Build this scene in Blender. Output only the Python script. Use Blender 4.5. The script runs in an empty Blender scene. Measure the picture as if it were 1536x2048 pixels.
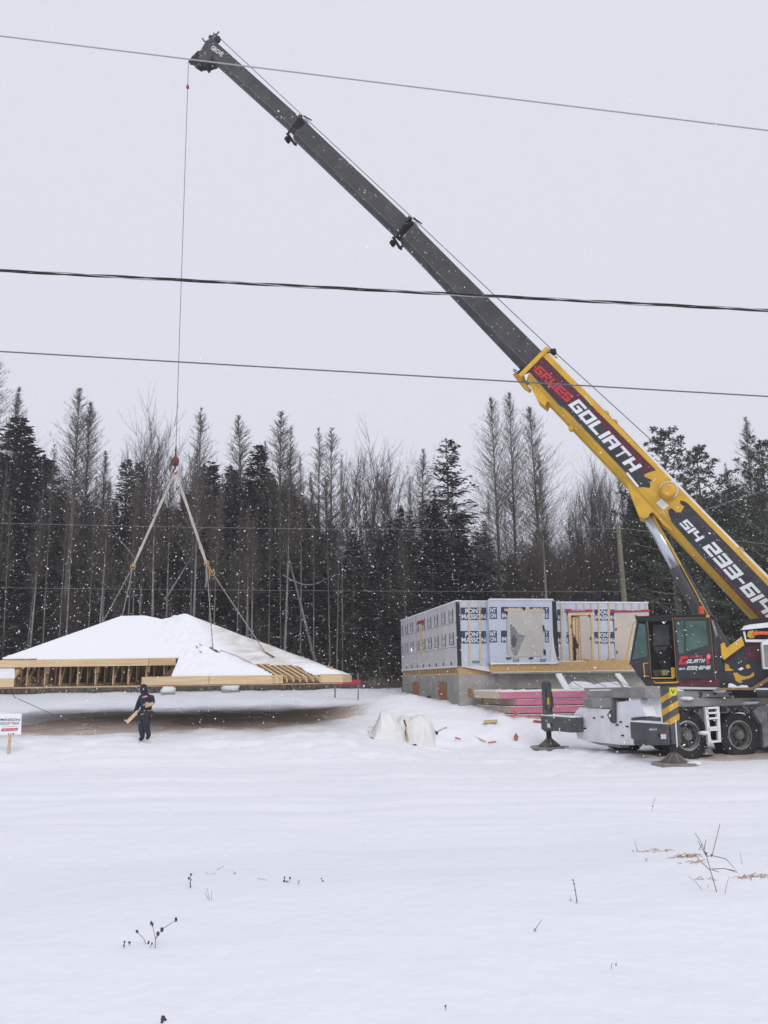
import bpy, bmesh, math, random
import numpy as np
from mathutils import Vector, Matrix, noise
R = math.radians
random.seed(7); rng = np.random.default_rng(7)
sc = bpy.context.scene
COL = sc.collection
V = Vector
# ------------------------------------------------------------------ camera
F = 1650.0; PITCH = R(11.5); ROLL = 0.014; EYE = V((0, 0, 2.2))
_r = V((1, 0, 0)); _f = V((0, math.cos(PITCH), math.sin(PITCH))); _u = V((0, -math.sin(PITCH), math.cos(PITCH)))
CR = _r*math.cos(ROLL) - _u*math.sin(ROLL)
CU = _u*math.cos(ROLL) + _r*math.sin(ROLL)
cam = bpy.data.cameras.new('camera'); camo = bpy.data.objects.new('camera', cam); COL.objects.link(camo)
cam.sensor_fit = 'VERTICAL'; cam.sensor_height = 36; cam.lens = F/2048*36
cam.clip_end = 2000; cam.clip_start = 0.05
m = Matrix((CR, CU, -_f)).transposed().to_4x4(); m.translation = EYE; camo.matrix_world = m
sc.camera = camo

def ray(u, v): return CR*((u-768)/F) + _f + CU*((1024-v)/F)
def P(u, v, Y):
    d = ray(u, v); return EYE + d*(Y/d.y)
def proj(p):
    q = V(p)-EYE; z = q.dot(_f)
    return 768+F*q.dot(CR)/z, 1024-F*q.dot(CU)/z
class Plane:
    def __init__(s, p, n): s.p = V(p); s.n = V(n).normalized()
    def at(s, u, v, off=0):
        d = ray(u, v); t = (s.p + s.n*off - EYE).dot(s.n)/d.dot(s.n); return EYE + d*t
    def pts(s, L, off=0): return [s.at(u, v, off) for u, v in L]
    def shift(s, off): return Plane(s.p+s.n*off, s.n)

# ------------------------------------------------------------------ materials
MATS = {}
def M(name, c1, c2=None, scale=5, rough=.7, metal=0, bump=0, bscale=None, kind='noise', lo=.35, hi=.65, alpha=1, stretch=None, emit=None, spec=.4):
    if name in MATS: return MATS[name]
    ma = bpy.data.materials.new(name); ma.use_nodes = True; nt = ma.node_tree; b = nt.nodes['Principled BSDF']
    N = nt.nodes.new; L = nt.links.new
    b.inputs['Base Color'].default_value = (*c1, 1); b.inputs['Roughness'].default_value = rough
    b.inputs['Metallic'].default_value = metal; b.inputs['Alpha'].default_value = alpha
    b.inputs['Specular IOR Level'].default_value = spec
    tc = N('ShaderNodeTexCoord'); mp = N('ShaderNodeMapping'); L(tc.outputs['Object'], mp.inputs[0])
    if stretch: mp.inputs['Scale'].default_value = stretch
    if c2 is not None:
        if kind == 'noise':
            t = N('ShaderNodeTexNoise'); t.inputs['Scale'].default_value = scale; t.inputs['Detail'].default_value = 5; o = t.outputs[0]
        elif kind == 'voronoi':
            t = N('ShaderNodeTexVoronoi'); t.inputs['Scale'].default_value = scale; o = t.outputs[0]
        elif kind == 'rand':
            oi = N('ShaderNodeObjectInfo'); o = oi.outputs['Random']; t = None
        else:
            t = N('ShaderNodeTexWave'); t.inputs['Scale'].default_value = scale; t.inputs['Distortion'].default_value = 2; t.inputs['Detail'].default_value = 3; o = t.outputs[1] if len(t.outputs) > 1 else t.outputs[0]
        if t: L(mp.outputs[0], t.inputs[0])
        r = N('ShaderNodeValToRGB'); r.color_ramp.elements[0].position = lo; r.color_ramp.elements[1].position = hi
        r.color_ramp.elements[0].color = (*c1, 1); r.color_ramp.elements[1].color = (*c2, 1)
        L(o, r.inputs[0]); L(r.outputs[0], b.inputs['Base Color'])
    if bump:
        t2 = N('ShaderNodeTexNoise'); t2.inputs['Scale'].default_value = bscale or scale; t2.inputs['Detail'].default_value = 6
        L(mp.outputs[0], t2.inputs[0]); bp = N('ShaderNodeBump'); bp.inputs['Strength'].default_value = bump; bp.inputs['Distance'].default_value = .05
        L(t2.outputs[0], bp.inputs['Height']); L(bp.outputs[0], b.inputs['Normal'])
    if emit:
        b.inputs['Emission Color'].default_value = (*c1, 1); b.inputs['Emission Strength'].default_value = emit
    MATS[name] = ma; return ma

SNOW = M('snow', (.80, .815, .85), (.76, .775, .815), 1.2, .85, bump=.35, bscale=9, spec=.15)
LUMPSNOW = M('lumpy_snow', (.82, .835, .87), (.74, .755, .79), 3, .85, bump=.7, bscale=6, spec=.15)
WOOD = M('pine_lumber', (.60, .43, .25), (.52, .35, .19), 3, .75, stretch=(1, 1, 8), bump=.1, bscale=20)
WOOD2 = M('pale_pine_lumber', (.68, .52, .32), (.57, .41, .24), 2.5, .75, stretch=(.4, 1, 6))
OSB = M('oriented_strand_board', (.56, .37, .17), (.42, .26, .11), 22, .8, stretch=(1, 1, 2), lo=.4, hi=.6)
CONC = M('grey_concrete', (.36, .35, .32), (.27, .262, .235), 1.6, .9, bump=.3, bscale=14)
YEL = M('yellow_paint', (.68, .40, .035), (.46, .26, .03), 1.6, .42, lo=.42, hi=.85, bump=.08, bscale=8)
GREY = M('dark_grey_boom_paint', (.042, .043, .047), (.075, .074, .072), 1.7, .5, bump=.12, bscale=9, lo=.4, hi=.75)
DARK = M('dark_grey_paint', (.055, .06, .065), (.085, .09, .092), 3, .5)
BLK = M('black_rubber', (.012, .012, .014), (.03, .029, .03), 12, .8, bump=.3, bscale=40)
BLKP = M('black_decal', (.022, .022, .03), (.045, .045, .055), 2.5, .4)
MAROON = M('maroon_mesh_decal', (.03, .012, .022), (.105, .016, .03), 9, .4, kind='voronoi', lo=.15, hi=.5)
WHITE = M('white_paint', (.78, .79, .82), (.70, .71, .74), 2, .55)
DUSTW = M('snow_dusted_white_paint', (.82, .83, .85), (.64, .64, .645), 2.6, .7, bump=.15, bscale=12, lo=.35, hi=.8)
DUSTG = M('road_dusted_grey_metal', (.30, .29, .275), (.20, .195, .185), 2.2, .8, bump=.1, bscale=15)
DUSTS = M('salt_dusted_steel', (.34, .34, .345), (.16, .16, .165), 3, .8)
STEEL = M('bright_steel_rod', (.62, .66, .72), None, rough=.22, metal=.55)
RIM = M('dusty_rim_metal', (.20, .19, .175), (.12, .115, .105), 8, .7, metal=.2)
REDL = M('red_lettering', (.55, .03, .04), None, rough=.5)
RED = M('red_paint', (.42, .02, .05), None, rough=.5)
NAVY = M('navy_print', (.025, .04, .10), None, rough=.6)
WRAP = M('pale_blue_house_wrap', (.53, .585, .675), (.48, .535, .62), 1.5, .5, bump=.7, bscale=2.2)
WRAPW = M('grey_white_house_wrap', (.66, .645, .65), (.59, .575, .58), 1.5, .5, bump=.6, bscale=2.2)
BLACKM = M('black_membrane', (.018, .015, .016), None, rough=.7)
GLASS = M('green_tinted_glass', (.10, .20, .17), (.05, .10, .09), 1.5, .08, alpha=.72, spec=.6)
ROPE = M('steel_wire_rope', (.07, .07, .075), None, rough=.5)
SLING = M('soiled_web_sling', (.50, .47, .43), (.36, .33, .29), 4, .8)
CHAIN = M('galvanised_chain', (.26, .255, .24), None, rough=.6, metal=.3)

def world():
    w = bpy.data.worlds.new('World'); sc.world = w; w.use_nodes = True; nt = w.node_tree
    bg = nt.nodes['Background']; sky = nt.nodes.new('ShaderNodeTexSky'); sky.sky_type = 'NISHITA'; sky.sun_disc = False
    sky.sun_elevation = R(38); sky.sun_rotation = R(160); sky.air_density = 1; sky.dust_density = 6
    mx = nt.nodes.new('ShaderNodeMix'); mx.data_type = 'RGBA'; mx.inputs[0].default_value = .965
    nt.links.new(sky.outputs[0], mx.inputs[6]); mx.inputs[7].default_value = (7.72, 7.86, 8.85, 1)
    nt.links.new(mx.outputs[2], bg.inputs[0]); bg.inputs[1].default_value = .1
    s = bpy.data.lights.new('sun', 'SUN'); s.energy = 1.25; s.angle = R(35); s.color = (1, .97, .93)
    so = bpy.data.objects.new('sun', s); COL.objects.link(so)
    el, az = R(38), R(160)   # azimuth from +Y
    d = V((math.sin(az)*math.cos(el), math.cos(az)*math.cos(el), math.sin(el)))
    so.rotation_euler = d.to_track_quat('Z', 'Y').to_euler(); so.location = (0, -20, 40)
    sc.view_settings.view_transform = 'Standard'; sc.view_settings.look = 'None'
    sc.view_settings.exposure = 0; sc.view_settings.gamma = 1
world()

# ------------------------------------------------------------------ mesh builder
WL = {}
def put(o, kind=None, label=None, cat=None, group=None):
    if kind: o['kind'] = kind
    if label: o['label'] = label
    if cat: o['category'] = cat
    if group: o['group'] = group
    return o
def thing(name, loc, label, cat, group=None):
    o = bpy.data.objects.new(name, None); COL.objects.link(o); o.location = loc; o.empty_display_size = .3
    WL[o.name] = V(loc); return put(o, None, label, cat, group)
class MB:
    def __init__(s): s.v = []; s.f = []; s.m = []; s.mats = []
    def mi(s, mat):
        if mat not in s.mats: s.mats.append(mat)
        return s.mats.index(mat)
    def add(s, vs, fs, mat):
        n = len(s.v); k = s.mi(mat); s.v += [tuple(x) for x in vs]
        s.f += [tuple(n+i for i in f) for f in fs]; s.m += [k]*len(fs); return s
    def prism(s, pts, off, mat):
        n = len(pts); off = V(off); a = [V(p) for p in pts]; b = [p+off for p in a]
        fs = [tuple(range(n))[::-1], tuple(range(n, 2*n))] + [(i, (i+1) % n, n+(i+1) % n, n+i) for i in range(n)]
        return s.add(a+b, fs, mat)
    def box(s, c, dx, dy, dz, mat):   # centre and three full edge vectors
        c, dx, dy, dz = V(c), V(dx), V(dy), V(dz)
        return s.prism([c-dx/2-dy/2-dz/2, c+dx/2-dy/2-dz/2, c+dx/2+dy/2-dz/2, c-dx/2+dy/2-dz/2], dz, mat)
    def bar(s, a, b, w, h, mat, up=(0, 0, 1)):
        a, b, up = V(a), V(b), V(up); d = (b-a).normalized(); sd = d.cross(up)
        if sd.length < 1e-4: sd = d.cross(V((1, 0, 0)))
        sd = sd.normalized()*w; u2 = sd.cross(d).normalized()*h
        return s.prism([a-sd/2-u2/2, a+sd/2-u2/2, a+sd/2+u2/2, a-sd/2+u2/2], b-a, mat)
    def tube(s, pts, r, mat, n=6, cap=True):
        pts = [V(p) for p in pts]; k = len(pts); rs = r if hasattr(r, '__len__') else [r]*k
        vs = []; prev = None
        for i, p in enumerate(pts):
            d = (pts[min(i+1, k-1)]-pts[max(i-1, 0)]).normalized()
            if prev is None:
                a = d.orthogonal().normalized()
            else:
                a = prev - d*prev.dot(d); a = a.normalized() if a.length > 1e-5 else d.orthogonal().normalized()
            prev = a; b = d.cross(a)
            for j in range(n):
                t = 2*math.pi*j/n; vs.append(p+(a*math.cos(t)+b*math.sin(t))*rs[i])
        fs = [(i*n+j, i*n+(j+1) % n, (i+1)*n+(j+1) % n, (i+1)*n+j) for i in range(k-1) for j in range(n)]
        if cap: fs += [tuple(range(n))[::-1], tuple(range((k-1)*n, k*n))]
        return s.add(vs, fs, mat)
    def lathe(s, c, axis, prof, mat, n=24, cap=True):   # prof: (distance along axis, radius)
        c, axis = V(c), V(axis).normalized(); a = axis.orthogonal().normalized(); b = axis.cross(a)
        vs = [c+axis*h+(a*math.cos(2*math.pi*j/n)+b*math.sin(2*math.pi*j/n))*r for h, r in prof for j in range(n)]
        k = len(prof); fs = [(i*n+j, i*n+(j+1) % n, (i+1)*n+(j+1) % n, (i+1)*n+j) for i in range(k-1) for j in range(n)]
        if cap: fs += [tuple(range(n))[::-1], tuple(range((k-1)*n, k*n))]
        return s.add(vs, fs, mat)
    def flat(s, v2, fs, O, EX, EY, mat, thick=None):
        O, EX, EY = V(O), V(EX), V(EY); s.add([O+EX*x+EY*y for x, y in v2], fs, mat); return s
    def blob(s, c, rx, ry, rz, mat, nu=10, nv=7, amp=.15, seed=0):
        vs = []; fs = []; c = V(c)
        for i in range(nv+1):
            th = math.pi*i/nv
            for j in range(nu):
                ph = 2*math.pi*j/nu; d = V((math.sin(th)*math.cos(ph), math.sin(th)*math.sin(ph), math.cos(th)))
                k = 1+amp*noise.noise(d*1.7+V((seed*3.1, 0, 0))); vs.append(c+V((d.x*rx*k, d.y*ry*k, d.z*rz*k)))
        fs = [(i*nu+j, (i+1)*nu+j, (i+1)*nu+(j+1) % nu, i*nu+(j+1) % nu) for i in range(nv) for j in range(nu)]
        return s.add(vs, fs, mat)
    def build(s, name, parent=None, origin=None, smooth=False, bevel=0, recalc=True, kind=None, label=None, cat=None, group=None):
        o0 = WL.get(parent.name, V((0, 0, 0))) if parent else V(origin or (0, 0, 0))
        me = bpy.data.meshes.new(name); me.from_pydata([(x-o0.x, y-o0.y, z-o0.z) for x, y, z in s.v], [], s.f)
        for ma in s.mats: me.materials.append(ma)
        me.polygons.foreach_set('material_index', s.m)
        if recalc:
            bm = bmesh.new(); bm.from_mesh(me); bmesh.ops.remove_doubles(bm, verts=bm.verts, dist=1e-6)
            bmesh.ops.recalc_face_normals(bm, faces=bm.faces)
            if bevel:
                es = [e for e in bm.edges if len(e.link_faces) == 2 and e.calc_face_angle(0) > .6]
                bmesh.ops.bevel(bm, geom=es, offset=bevel, segments=2, affect='EDGES', clamp_overlap=True)
            bm.to_mesh(me); bm.free()
        if smooth: me.polygons.foreach_set('use_smooth', [True]*len(me.polygons))
        me.update(); o = bpy.data.objects.new(name, me); COL.objects.link(o)
        if parent: o.parent = parent
        else: o.location = o0
        WL[o.name] = o0.copy()
        return put(o, kind, label, cat, group)

# ------------------------------------------------------------------ lettering
_tc = {}
def text2d(txt, bold=0.0):
    if (txt, bold) in _tc: return _tc[(txt, bold)]
    cu = bpy.data.curves.new('t', 'FONT'); cu.body = txt; cu.offset = bold; cu.resolution_u = 3; cu.size = 1
    o = bpy.data.objects.new('t', cu); COL.objects.link(o); dg = bpy.context.evaluated_depsgraph_get()
    me = bpy.data.meshes.new_from_object(o.evaluated_get(dg)); vs = np.array([v.co[:2] for v in me.vertices])
    fs = [tuple(p.vertices) for p in me.polygons]
    bpy.data.objects.remove(o); bpy.data.curves.remove(cu); bpy.data.meshes.remove(me)
    lo, hi = vs.min(0), vs.max(0); vs = (vs-lo)/(hi-lo)
    _tc[(txt, bold)] = (vs.tolist(), fs); return _tc[(txt, bold)]
GL = {'G': '#####|#....|#.###|#...#|#####', 'O': '#####|#...#|#...#|#...#|#####', 'L': '#....|#....|#....|#....|#####',
      'I': '#|#|#|#|#', 'A': '#####|#...#|#####|#...#|#...#', 'T': '#####|..#..|..#..|..#..|..#..', 'H': '#...#|#...#|#####|#...#|#...#',
      'R': '#####|#...#|####.|#..#.|#...#', 'U': '#...#|#...#|#...#|#...#|#####', 'E': '#####|#....|#####|#....|#####',
      'S': '#####|#....|#####|....#|#####', '5': '#####|#....|#####|....#|#####', '1': '#|#|#|#|#', '4': '#...#|#...#|#####|....#|....#',
      '2': '#####|....#|#####|#....|#####', '3': '#####|....#|#####|....#|#####', '6': '#####|#....|#####|#...#|#####',
      '-': '...|...|###|...|...', ' ': '..|..|..|..|..'}
def block2d(txt, slant=.12):
    cw5 = [1.7, .8, .9, .8, 1.7]; rh = [1.35, 1.05, 1.2, 1.05, 1.35]; X = 0; vs = []; fs = []; H = sum(rh)
    ys = [H]
    for r in rh: ys.append(ys[-1]-r)
    for ch in txt:
        g = GL[ch].split('|'); n = len(g[0]); cw = cw5 if n == 5 else [1.7]*n if n == 1 else [1.0]*n
        for i in range(n):
            x0 = X+sum(cw[:i]); x1 = x0+cw[i]; r = 0
            while r < 5:
                if g[r][i] == '#':
                    q = r
                    while q+1 < 5 and g[q+1][i] == '#': q += 1
                    y1, y0 = ys[r], ys[q+1]; k = len(vs)
                    vs += [(x0+slant*y0, y0), (x1+slant*y0, y0), (x1+slant*y1, y1), (x0+slant*y1, y1)]; fs.append((k, k+1, k+2, k+3)); r = q
                r += 1
        X += sum(cw)+.75
    a = np.array(vs); lo, hi = a.min(0), a.max(0); return ((a-lo)/(hi-lo)).tolist(), fs
# ------------------------------------------------------------------ ground
def ss(a, b, x):
    t = np.clip((np.asarray(x, float)-a)/(b-a), 0, 1); return t*t*(3-2*t)
LX = [-60, 6.4, 8.3, 11.5, 14, 22.5, 26, 34, 45, 52, 80, 400]; LZ = [.42, .42, .34, .04, 0, 0.03, .47, 1.02, 1.72, 1.95, 2.1, 2.1]
RX = [-60, 6.4, 8.3, 11.5, 14, 28.0, 29.8, 32, 36, 45, 52, 80, 400]; RZ = [.42, .42, .34, .04, 0, 0.0, .74, 1.08, 1.25, 1.72, 1.95, 2.1, 2.1]
def hts(x, y):
    x = np.asarray(x, float); y = np.asarray(y, float)
    ysh = np.where(y < 14, y-np.clip(.25*x, -3, 3)*ss(14, 9, y), y)
    a = np.interp(ysh, LX, LZ); b = np.interp(ysh, RX, RZ); t = ss(-2.5, 2.5, x); z = a*(1-t)+b*t
    z = z+.018*np.sin(x*.9+y*.35)+.014*np.sin(x*.37-y*.8+1)+.012*np.sin(x*2.1+.6*np.sin(y))*ss(6, 12, y)
    z = z+.12*np.exp(-((x-5.6)/1.6)**2-((y-29.5)/.45)**2)+.14*np.exp(-((x-4.1)/.5)**2-((y-30.6)/1.1)**2)
    # drift beside the house's left wall, bank along the wood, ruts on the road
    z = z+.42*np.exp(-((x-.2)/1.9)**2-((y-34.2)/2.4)**2)
    z = z+.02*ss(24, 27, y)*np.sin(x*1.7+.9*np.sin(y*1.3))*np.sin(y*1.15)
    z = z-.035*np.exp(-((y-15.5-.05*x)/.28)**2)-.035*np.exp(-((y-17.4-.05*x)/.28)**2)-.03*np.exp(-((y-19.6-.03*x)/.3)**2)
    return z
def hz(x, y): return float(hts([x], [y])[0])
def PG(u, v):
    d = ray(u, v); t = 3.0; last = t
    while t < 300:
        p = EYE+d*t
        if p.z < hz(p.x, p.y):
            lo, hi = last, t
            for _ in range(18):
                mid = (lo+hi)/2; p = EYE+d*mid
                if p.z < hz(p.x, p.y): hi = mid
                else: lo = mid
            return EYE+d*hi
        last = t; t += .25
    return EYE+d*60
def build_ground():
    ys = np.concatenate([np.arange(-30, 2, 2.0), np.arange(2, 14, .12), np.arange(14, 46, .16), np.arange(46, 80, 1.0), np.arange(80, 241, 20.)])
    xs = np.concatenate([np.arange(-200, -40, 20.), np.arange(-40, -16, 1.), np.arange(-16, 20, .16), np.arange(20, 40, 1.), np.arange(40, 201, 20.)])
    X, Y = np.meshgrid(xs, ys); Z = hts(X, Y)
    nx, ny = len(xs), len(ys); fine = (Y > 2) & (Y < 47) & (abs(X) < 21)
    nz = np.zeros(X.shape)
    for j in range(ny):
        if ys[j] < 2 or ys[j] > 47: continue
        for i in range(nx):
            if -16 <= xs[i] <= 20:
                x, y = xs[i], ys[j]
                nz[j, i] = .03*noise.noise(V((x*.7, y*.7, 0)))+.014*noise.noise(V((x*2.3, y*2.3, 3)))
                if y > 23 and x > -3: nz[j, i] += ss(-3, 1, x)*(.10*max(0, noise.noise(V((x*1.3, y*1.3, 21))))+.05*noise.noise(V((x*3.1, y*3.1, 5))))
                if y > 13 and y < 24: nz[j, i] += .035*noise.noise(V((x*.35, y*2.6, 31)))
                if y > 23: nz[j, i] += .05*noise.noise(V((x*1.1, y*1.6, 7)))+.02*noise.noise(V((x*3.7, y*3.7, 7)))
    rp_ = random.Random(12); steps = []
    for k in range(26): steps.append((-7.3+.62*k+rp_.uniform(-.08, .08), 26.2+.035*k*k*.3+(.13 if k % 2 else -.13)))
    for k in range(60): steps.append((rp_.uniform(-2, 7), rp_.uniform(24.5, 29)))
    for k in range(50): steps.append((rp_.uniform(-14, -1), rp_.uniform(23.5, 28.5)))
    for k in range(30): steps.append((rp_.uniform(3.5, 8), rp_.uniform(20, 24)))
    for sx_, sy_ in steps:
        i0 = np.searchsorted(xs, sx_); j0 = np.searchsorted(ys, sy_)
        nz[j0-3:j0+4, i0-3:i0+4] -= .085*np.exp(-((X[j0-3:j0+4, i0-3:i0+4]-sx_)/.15)**2-((Y[j0-3:j0+4, i0-3:i0+4]-sy_)/.2)**2)
    Z += nz
    # bare ground: where the roof stood (part of the roof's shade painted in), under the crane, at the edge of the wood
    def n2(s, o): 
        return np.array([[noise.noise(V((x*s, y*s, o))) if (-40 < x < 40 and 2 < y < 80) else 0 for x in xs] for y in ys])
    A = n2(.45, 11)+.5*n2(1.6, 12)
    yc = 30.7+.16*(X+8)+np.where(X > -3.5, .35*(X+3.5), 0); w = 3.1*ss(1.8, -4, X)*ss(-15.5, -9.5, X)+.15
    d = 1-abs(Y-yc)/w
    bare_shade = np.clip(ss(-.12, .42, d+.28*A), 0, 1)*ss(0, -2.2, X)*ss(-16, -12, X)
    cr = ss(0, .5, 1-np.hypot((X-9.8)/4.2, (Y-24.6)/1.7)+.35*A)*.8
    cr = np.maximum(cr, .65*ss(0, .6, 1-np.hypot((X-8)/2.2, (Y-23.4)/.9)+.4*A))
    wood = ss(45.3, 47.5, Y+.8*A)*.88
    bare = np.maximum(np.maximum(bare_shade*.93, cr), wood)
    me = bpy.data.meshes.new('ground'); idx = np.arange(nx*ny).reshape(ny, nx)
    fs = np.stack([idx[:-1, :-1], idx[:-1, 1:], idx[1:, 1:], idx[1:, :-1]], -1).reshape(-1, 4)
    me.from_pydata(np.stack([X, Y, Z], -1).reshape(-1, 3).tolist(), [], fs.tolist())
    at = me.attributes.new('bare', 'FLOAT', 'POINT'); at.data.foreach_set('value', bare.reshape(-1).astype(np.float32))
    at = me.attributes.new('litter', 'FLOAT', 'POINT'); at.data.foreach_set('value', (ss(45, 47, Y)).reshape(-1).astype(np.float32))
    me.polygons.foreach_set('use_smooth', [True]*len(me.polygons))
    ma = bpy.data.materials.new('snowy_ground'); ma.use_nodes = True; nt = ma.node_tree; N = nt.nodes.new; L = nt.links.new; b = nt.nodes['Principled BSDF']
    b.inputs['Roughness'].default_value = .85; b.inputs['Specular IOR Level'].default_value = .12
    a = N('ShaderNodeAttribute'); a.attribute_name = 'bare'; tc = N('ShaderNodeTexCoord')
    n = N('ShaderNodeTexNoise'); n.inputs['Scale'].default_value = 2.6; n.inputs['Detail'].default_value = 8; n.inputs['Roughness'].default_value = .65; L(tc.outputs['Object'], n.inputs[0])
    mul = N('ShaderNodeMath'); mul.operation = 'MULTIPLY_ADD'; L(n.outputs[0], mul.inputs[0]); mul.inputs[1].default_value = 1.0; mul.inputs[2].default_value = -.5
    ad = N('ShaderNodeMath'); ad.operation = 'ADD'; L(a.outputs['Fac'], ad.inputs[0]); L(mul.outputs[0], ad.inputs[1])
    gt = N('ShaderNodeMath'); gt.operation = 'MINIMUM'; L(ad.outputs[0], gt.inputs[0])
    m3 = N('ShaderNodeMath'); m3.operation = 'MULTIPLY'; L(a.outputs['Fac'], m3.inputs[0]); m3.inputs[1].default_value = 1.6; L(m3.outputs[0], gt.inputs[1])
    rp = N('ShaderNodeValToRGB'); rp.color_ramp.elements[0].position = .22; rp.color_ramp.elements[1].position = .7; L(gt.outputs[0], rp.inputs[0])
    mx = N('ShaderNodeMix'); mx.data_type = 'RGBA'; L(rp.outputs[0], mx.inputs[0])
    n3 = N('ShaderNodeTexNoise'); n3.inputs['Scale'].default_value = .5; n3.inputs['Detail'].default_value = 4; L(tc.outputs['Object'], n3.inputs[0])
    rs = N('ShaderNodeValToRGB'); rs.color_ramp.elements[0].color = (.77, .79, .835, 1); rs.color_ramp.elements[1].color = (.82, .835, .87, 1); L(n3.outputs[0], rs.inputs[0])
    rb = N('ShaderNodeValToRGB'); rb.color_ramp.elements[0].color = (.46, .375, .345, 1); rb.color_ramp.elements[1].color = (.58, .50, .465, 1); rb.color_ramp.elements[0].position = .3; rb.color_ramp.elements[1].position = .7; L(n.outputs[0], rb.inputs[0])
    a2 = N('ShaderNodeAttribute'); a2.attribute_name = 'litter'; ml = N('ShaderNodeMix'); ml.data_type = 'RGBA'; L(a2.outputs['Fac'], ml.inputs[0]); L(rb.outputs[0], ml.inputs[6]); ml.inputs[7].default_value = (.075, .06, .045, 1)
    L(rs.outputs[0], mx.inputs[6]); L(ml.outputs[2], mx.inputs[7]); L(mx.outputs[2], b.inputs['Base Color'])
    n4 = N('ShaderNodeTexNoise'); n4.inputs['Scale'].default_value = 5; n4.inputs['Detail'].default_value = 7; L(tc.outputs['Object'], n4.inputs[0])
    bp = N('ShaderNodeBump'); bp.inputs['Strength'].default_value = .35; bp.inputs['Distance'].default_value = .06; L(n4.outputs[0], bp.inputs['Height']); L(bp.outputs[0], b.inputs['Normal'])
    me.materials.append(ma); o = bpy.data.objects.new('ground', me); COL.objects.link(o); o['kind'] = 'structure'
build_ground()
# ------------------------------------------------------------------ trees
BARK = M('grey_bark', (.10, .088, .078), (.19, .175, .16), 2.5, .9, stretch=(1, 1, .2))
BARKP = M('pale_grey_bark', (.125, .118, .112), (.23, .22, .21), 2.5, .9, stretch=(1, 1, .2))
TWIG = M('brown_grey_twigs', (.070, .058, .051), (.105, .09, .08), 1, .9, kind='rand', lo=0, hi=1)
NEED = M('dark_spruce_needles', (.020, .031, .024), (.052, .047, .036), 1.3, .85, kind='rand', lo=.1, hi=1, spec=.15)
NEEDP = M('grey_green_pine_needles', (.040, .056, .038), (.070, .085, .058), 1.2, .8, spec=.2)
RUST = M('rusty_dead_needles', (.10, .045, .030), (.14, .07, .045), 2, .8)
BRUSH = M('dark_brush_stems', (.060, .048, .042), (.11, .092, .08), .8, .9)
def frusta(fr, mat, mb):
    """fr: list of (a, b, ra, rb); triangular tapered pieces, tips closed to a point when rb is 0."""
    if not fr: return
    A = np.array([f[0] for f in fr], float); B = np.array([f[1] for f in fr], float)
    ra = np.array([f[2] for f in fr]); rb = np.array([f[3] for f in fr])
    D = B-A; D /= np.maximum(np.linalg.norm(D, axis=1, keepdims=True), 1e-9)
    ref = np.where(abs(D[:, 2:3]) < .9, np.array([[0, 0, 1.]]), np.array([[1., 0, 0]]))
    S = np.cross(D, ref); S /= np.linalg.norm(S, axis=1, keepdims=True); T = np.cross(D, S)
    vs = []; k0 = len(mb.v); n = len(fr)
    for j in range(3):
        c, s_ = math.cos(2.094*j), math.sin(2.094*j)
        vs.append(A+(S*c+T*s_)*ra[:, None])
    for j in range(3):
        c, s_ = math.cos(2.094*j), math.sin(2.094*j)
        vs.append(B+(S*c+T*s_)*rb[:, None])
    W = np.stack(vs, 1).reshape(-1, 3); mb.v += [tuple(x) for x in W.tolist()]
    mi = mb.mi(mat)
    for i in range(n):
        k = k0+6*i
        mb.f += [(k, k+1, k+4, k+3), (k+1, k+2, k+5, k+4), (k+2, k, k+3, k+5)]
    mb.m += [mi]*(3*n)
def leaves(L, mat, mb):
    """L: (base, dir, side, length, width): a small folded blade of two faces."""
    mi = mb.mi(mat); k = len(mb.v)
    for b, d, s_, l, w in L:
        t = (b[0]+d[0]*l, b[1]+d[1]*l, b[2]+d[2]*l); mx = (b[0]+d[0]*l*.5, b[1]+d[1]*l*.5, b[2]+d[2]*l*.5)
        mb.v += [b, (mx[0]+s_[0]*w, mx[1]+s_[1]*w, mx[2]+s_[2]*w), t, (mx[0]-s_[0]*w, mx[1]-s_[1]*w, mx[2]-s_[2]*w-.02)]
        mb.f.append((k, k+1, k+2, k+3)); mb.m.append(mi); k += 4
def rdir(r):
    while 1:
        v = np.array([r.uniform(-1, 1) for _ in range(3)]); n = np.linalg.norm(v)
        if .1 < n < 1: return v/n
def trunk_pts(H, r, n=9, bend=.012):
    a, b, ph = r.uniform(-1, 1), r.uniform(-1, 1), r.uniform(0, 6)
    return [np.array([H*bend*a*math.sin(3*i/n+ph)-H*bend*a*math.sin(ph), H*bend*b*math.sin(2.4*i/n+ph)-H*bend*b*math.sin(ph), H*i/n]) for i in range(n+1)]
def tp(pts, H, z):
    t = min(max(z/H, 0), .9999)*(len(pts)-1); i = int(t); f = t-i; return pts[i]*(1-f)+pts[i+1]*f
PARKED = (0, -60, 0)
HD = {}
def finish(name, trunk, crown, H, tr_smooth=True):
    root = bpy.data.objects.new(name, None); COL.objects.link(root); WL[root.name] = V((0, 0, 0)); HD[id(root)] = H
    t = trunk.build('trunk', root, smooth=True, recalc=False); c = crown.build('crown', root, recalc=False)
    HD[root.name] = float(max([v[2] for v in crown.v]+[0]))
    return root
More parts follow.
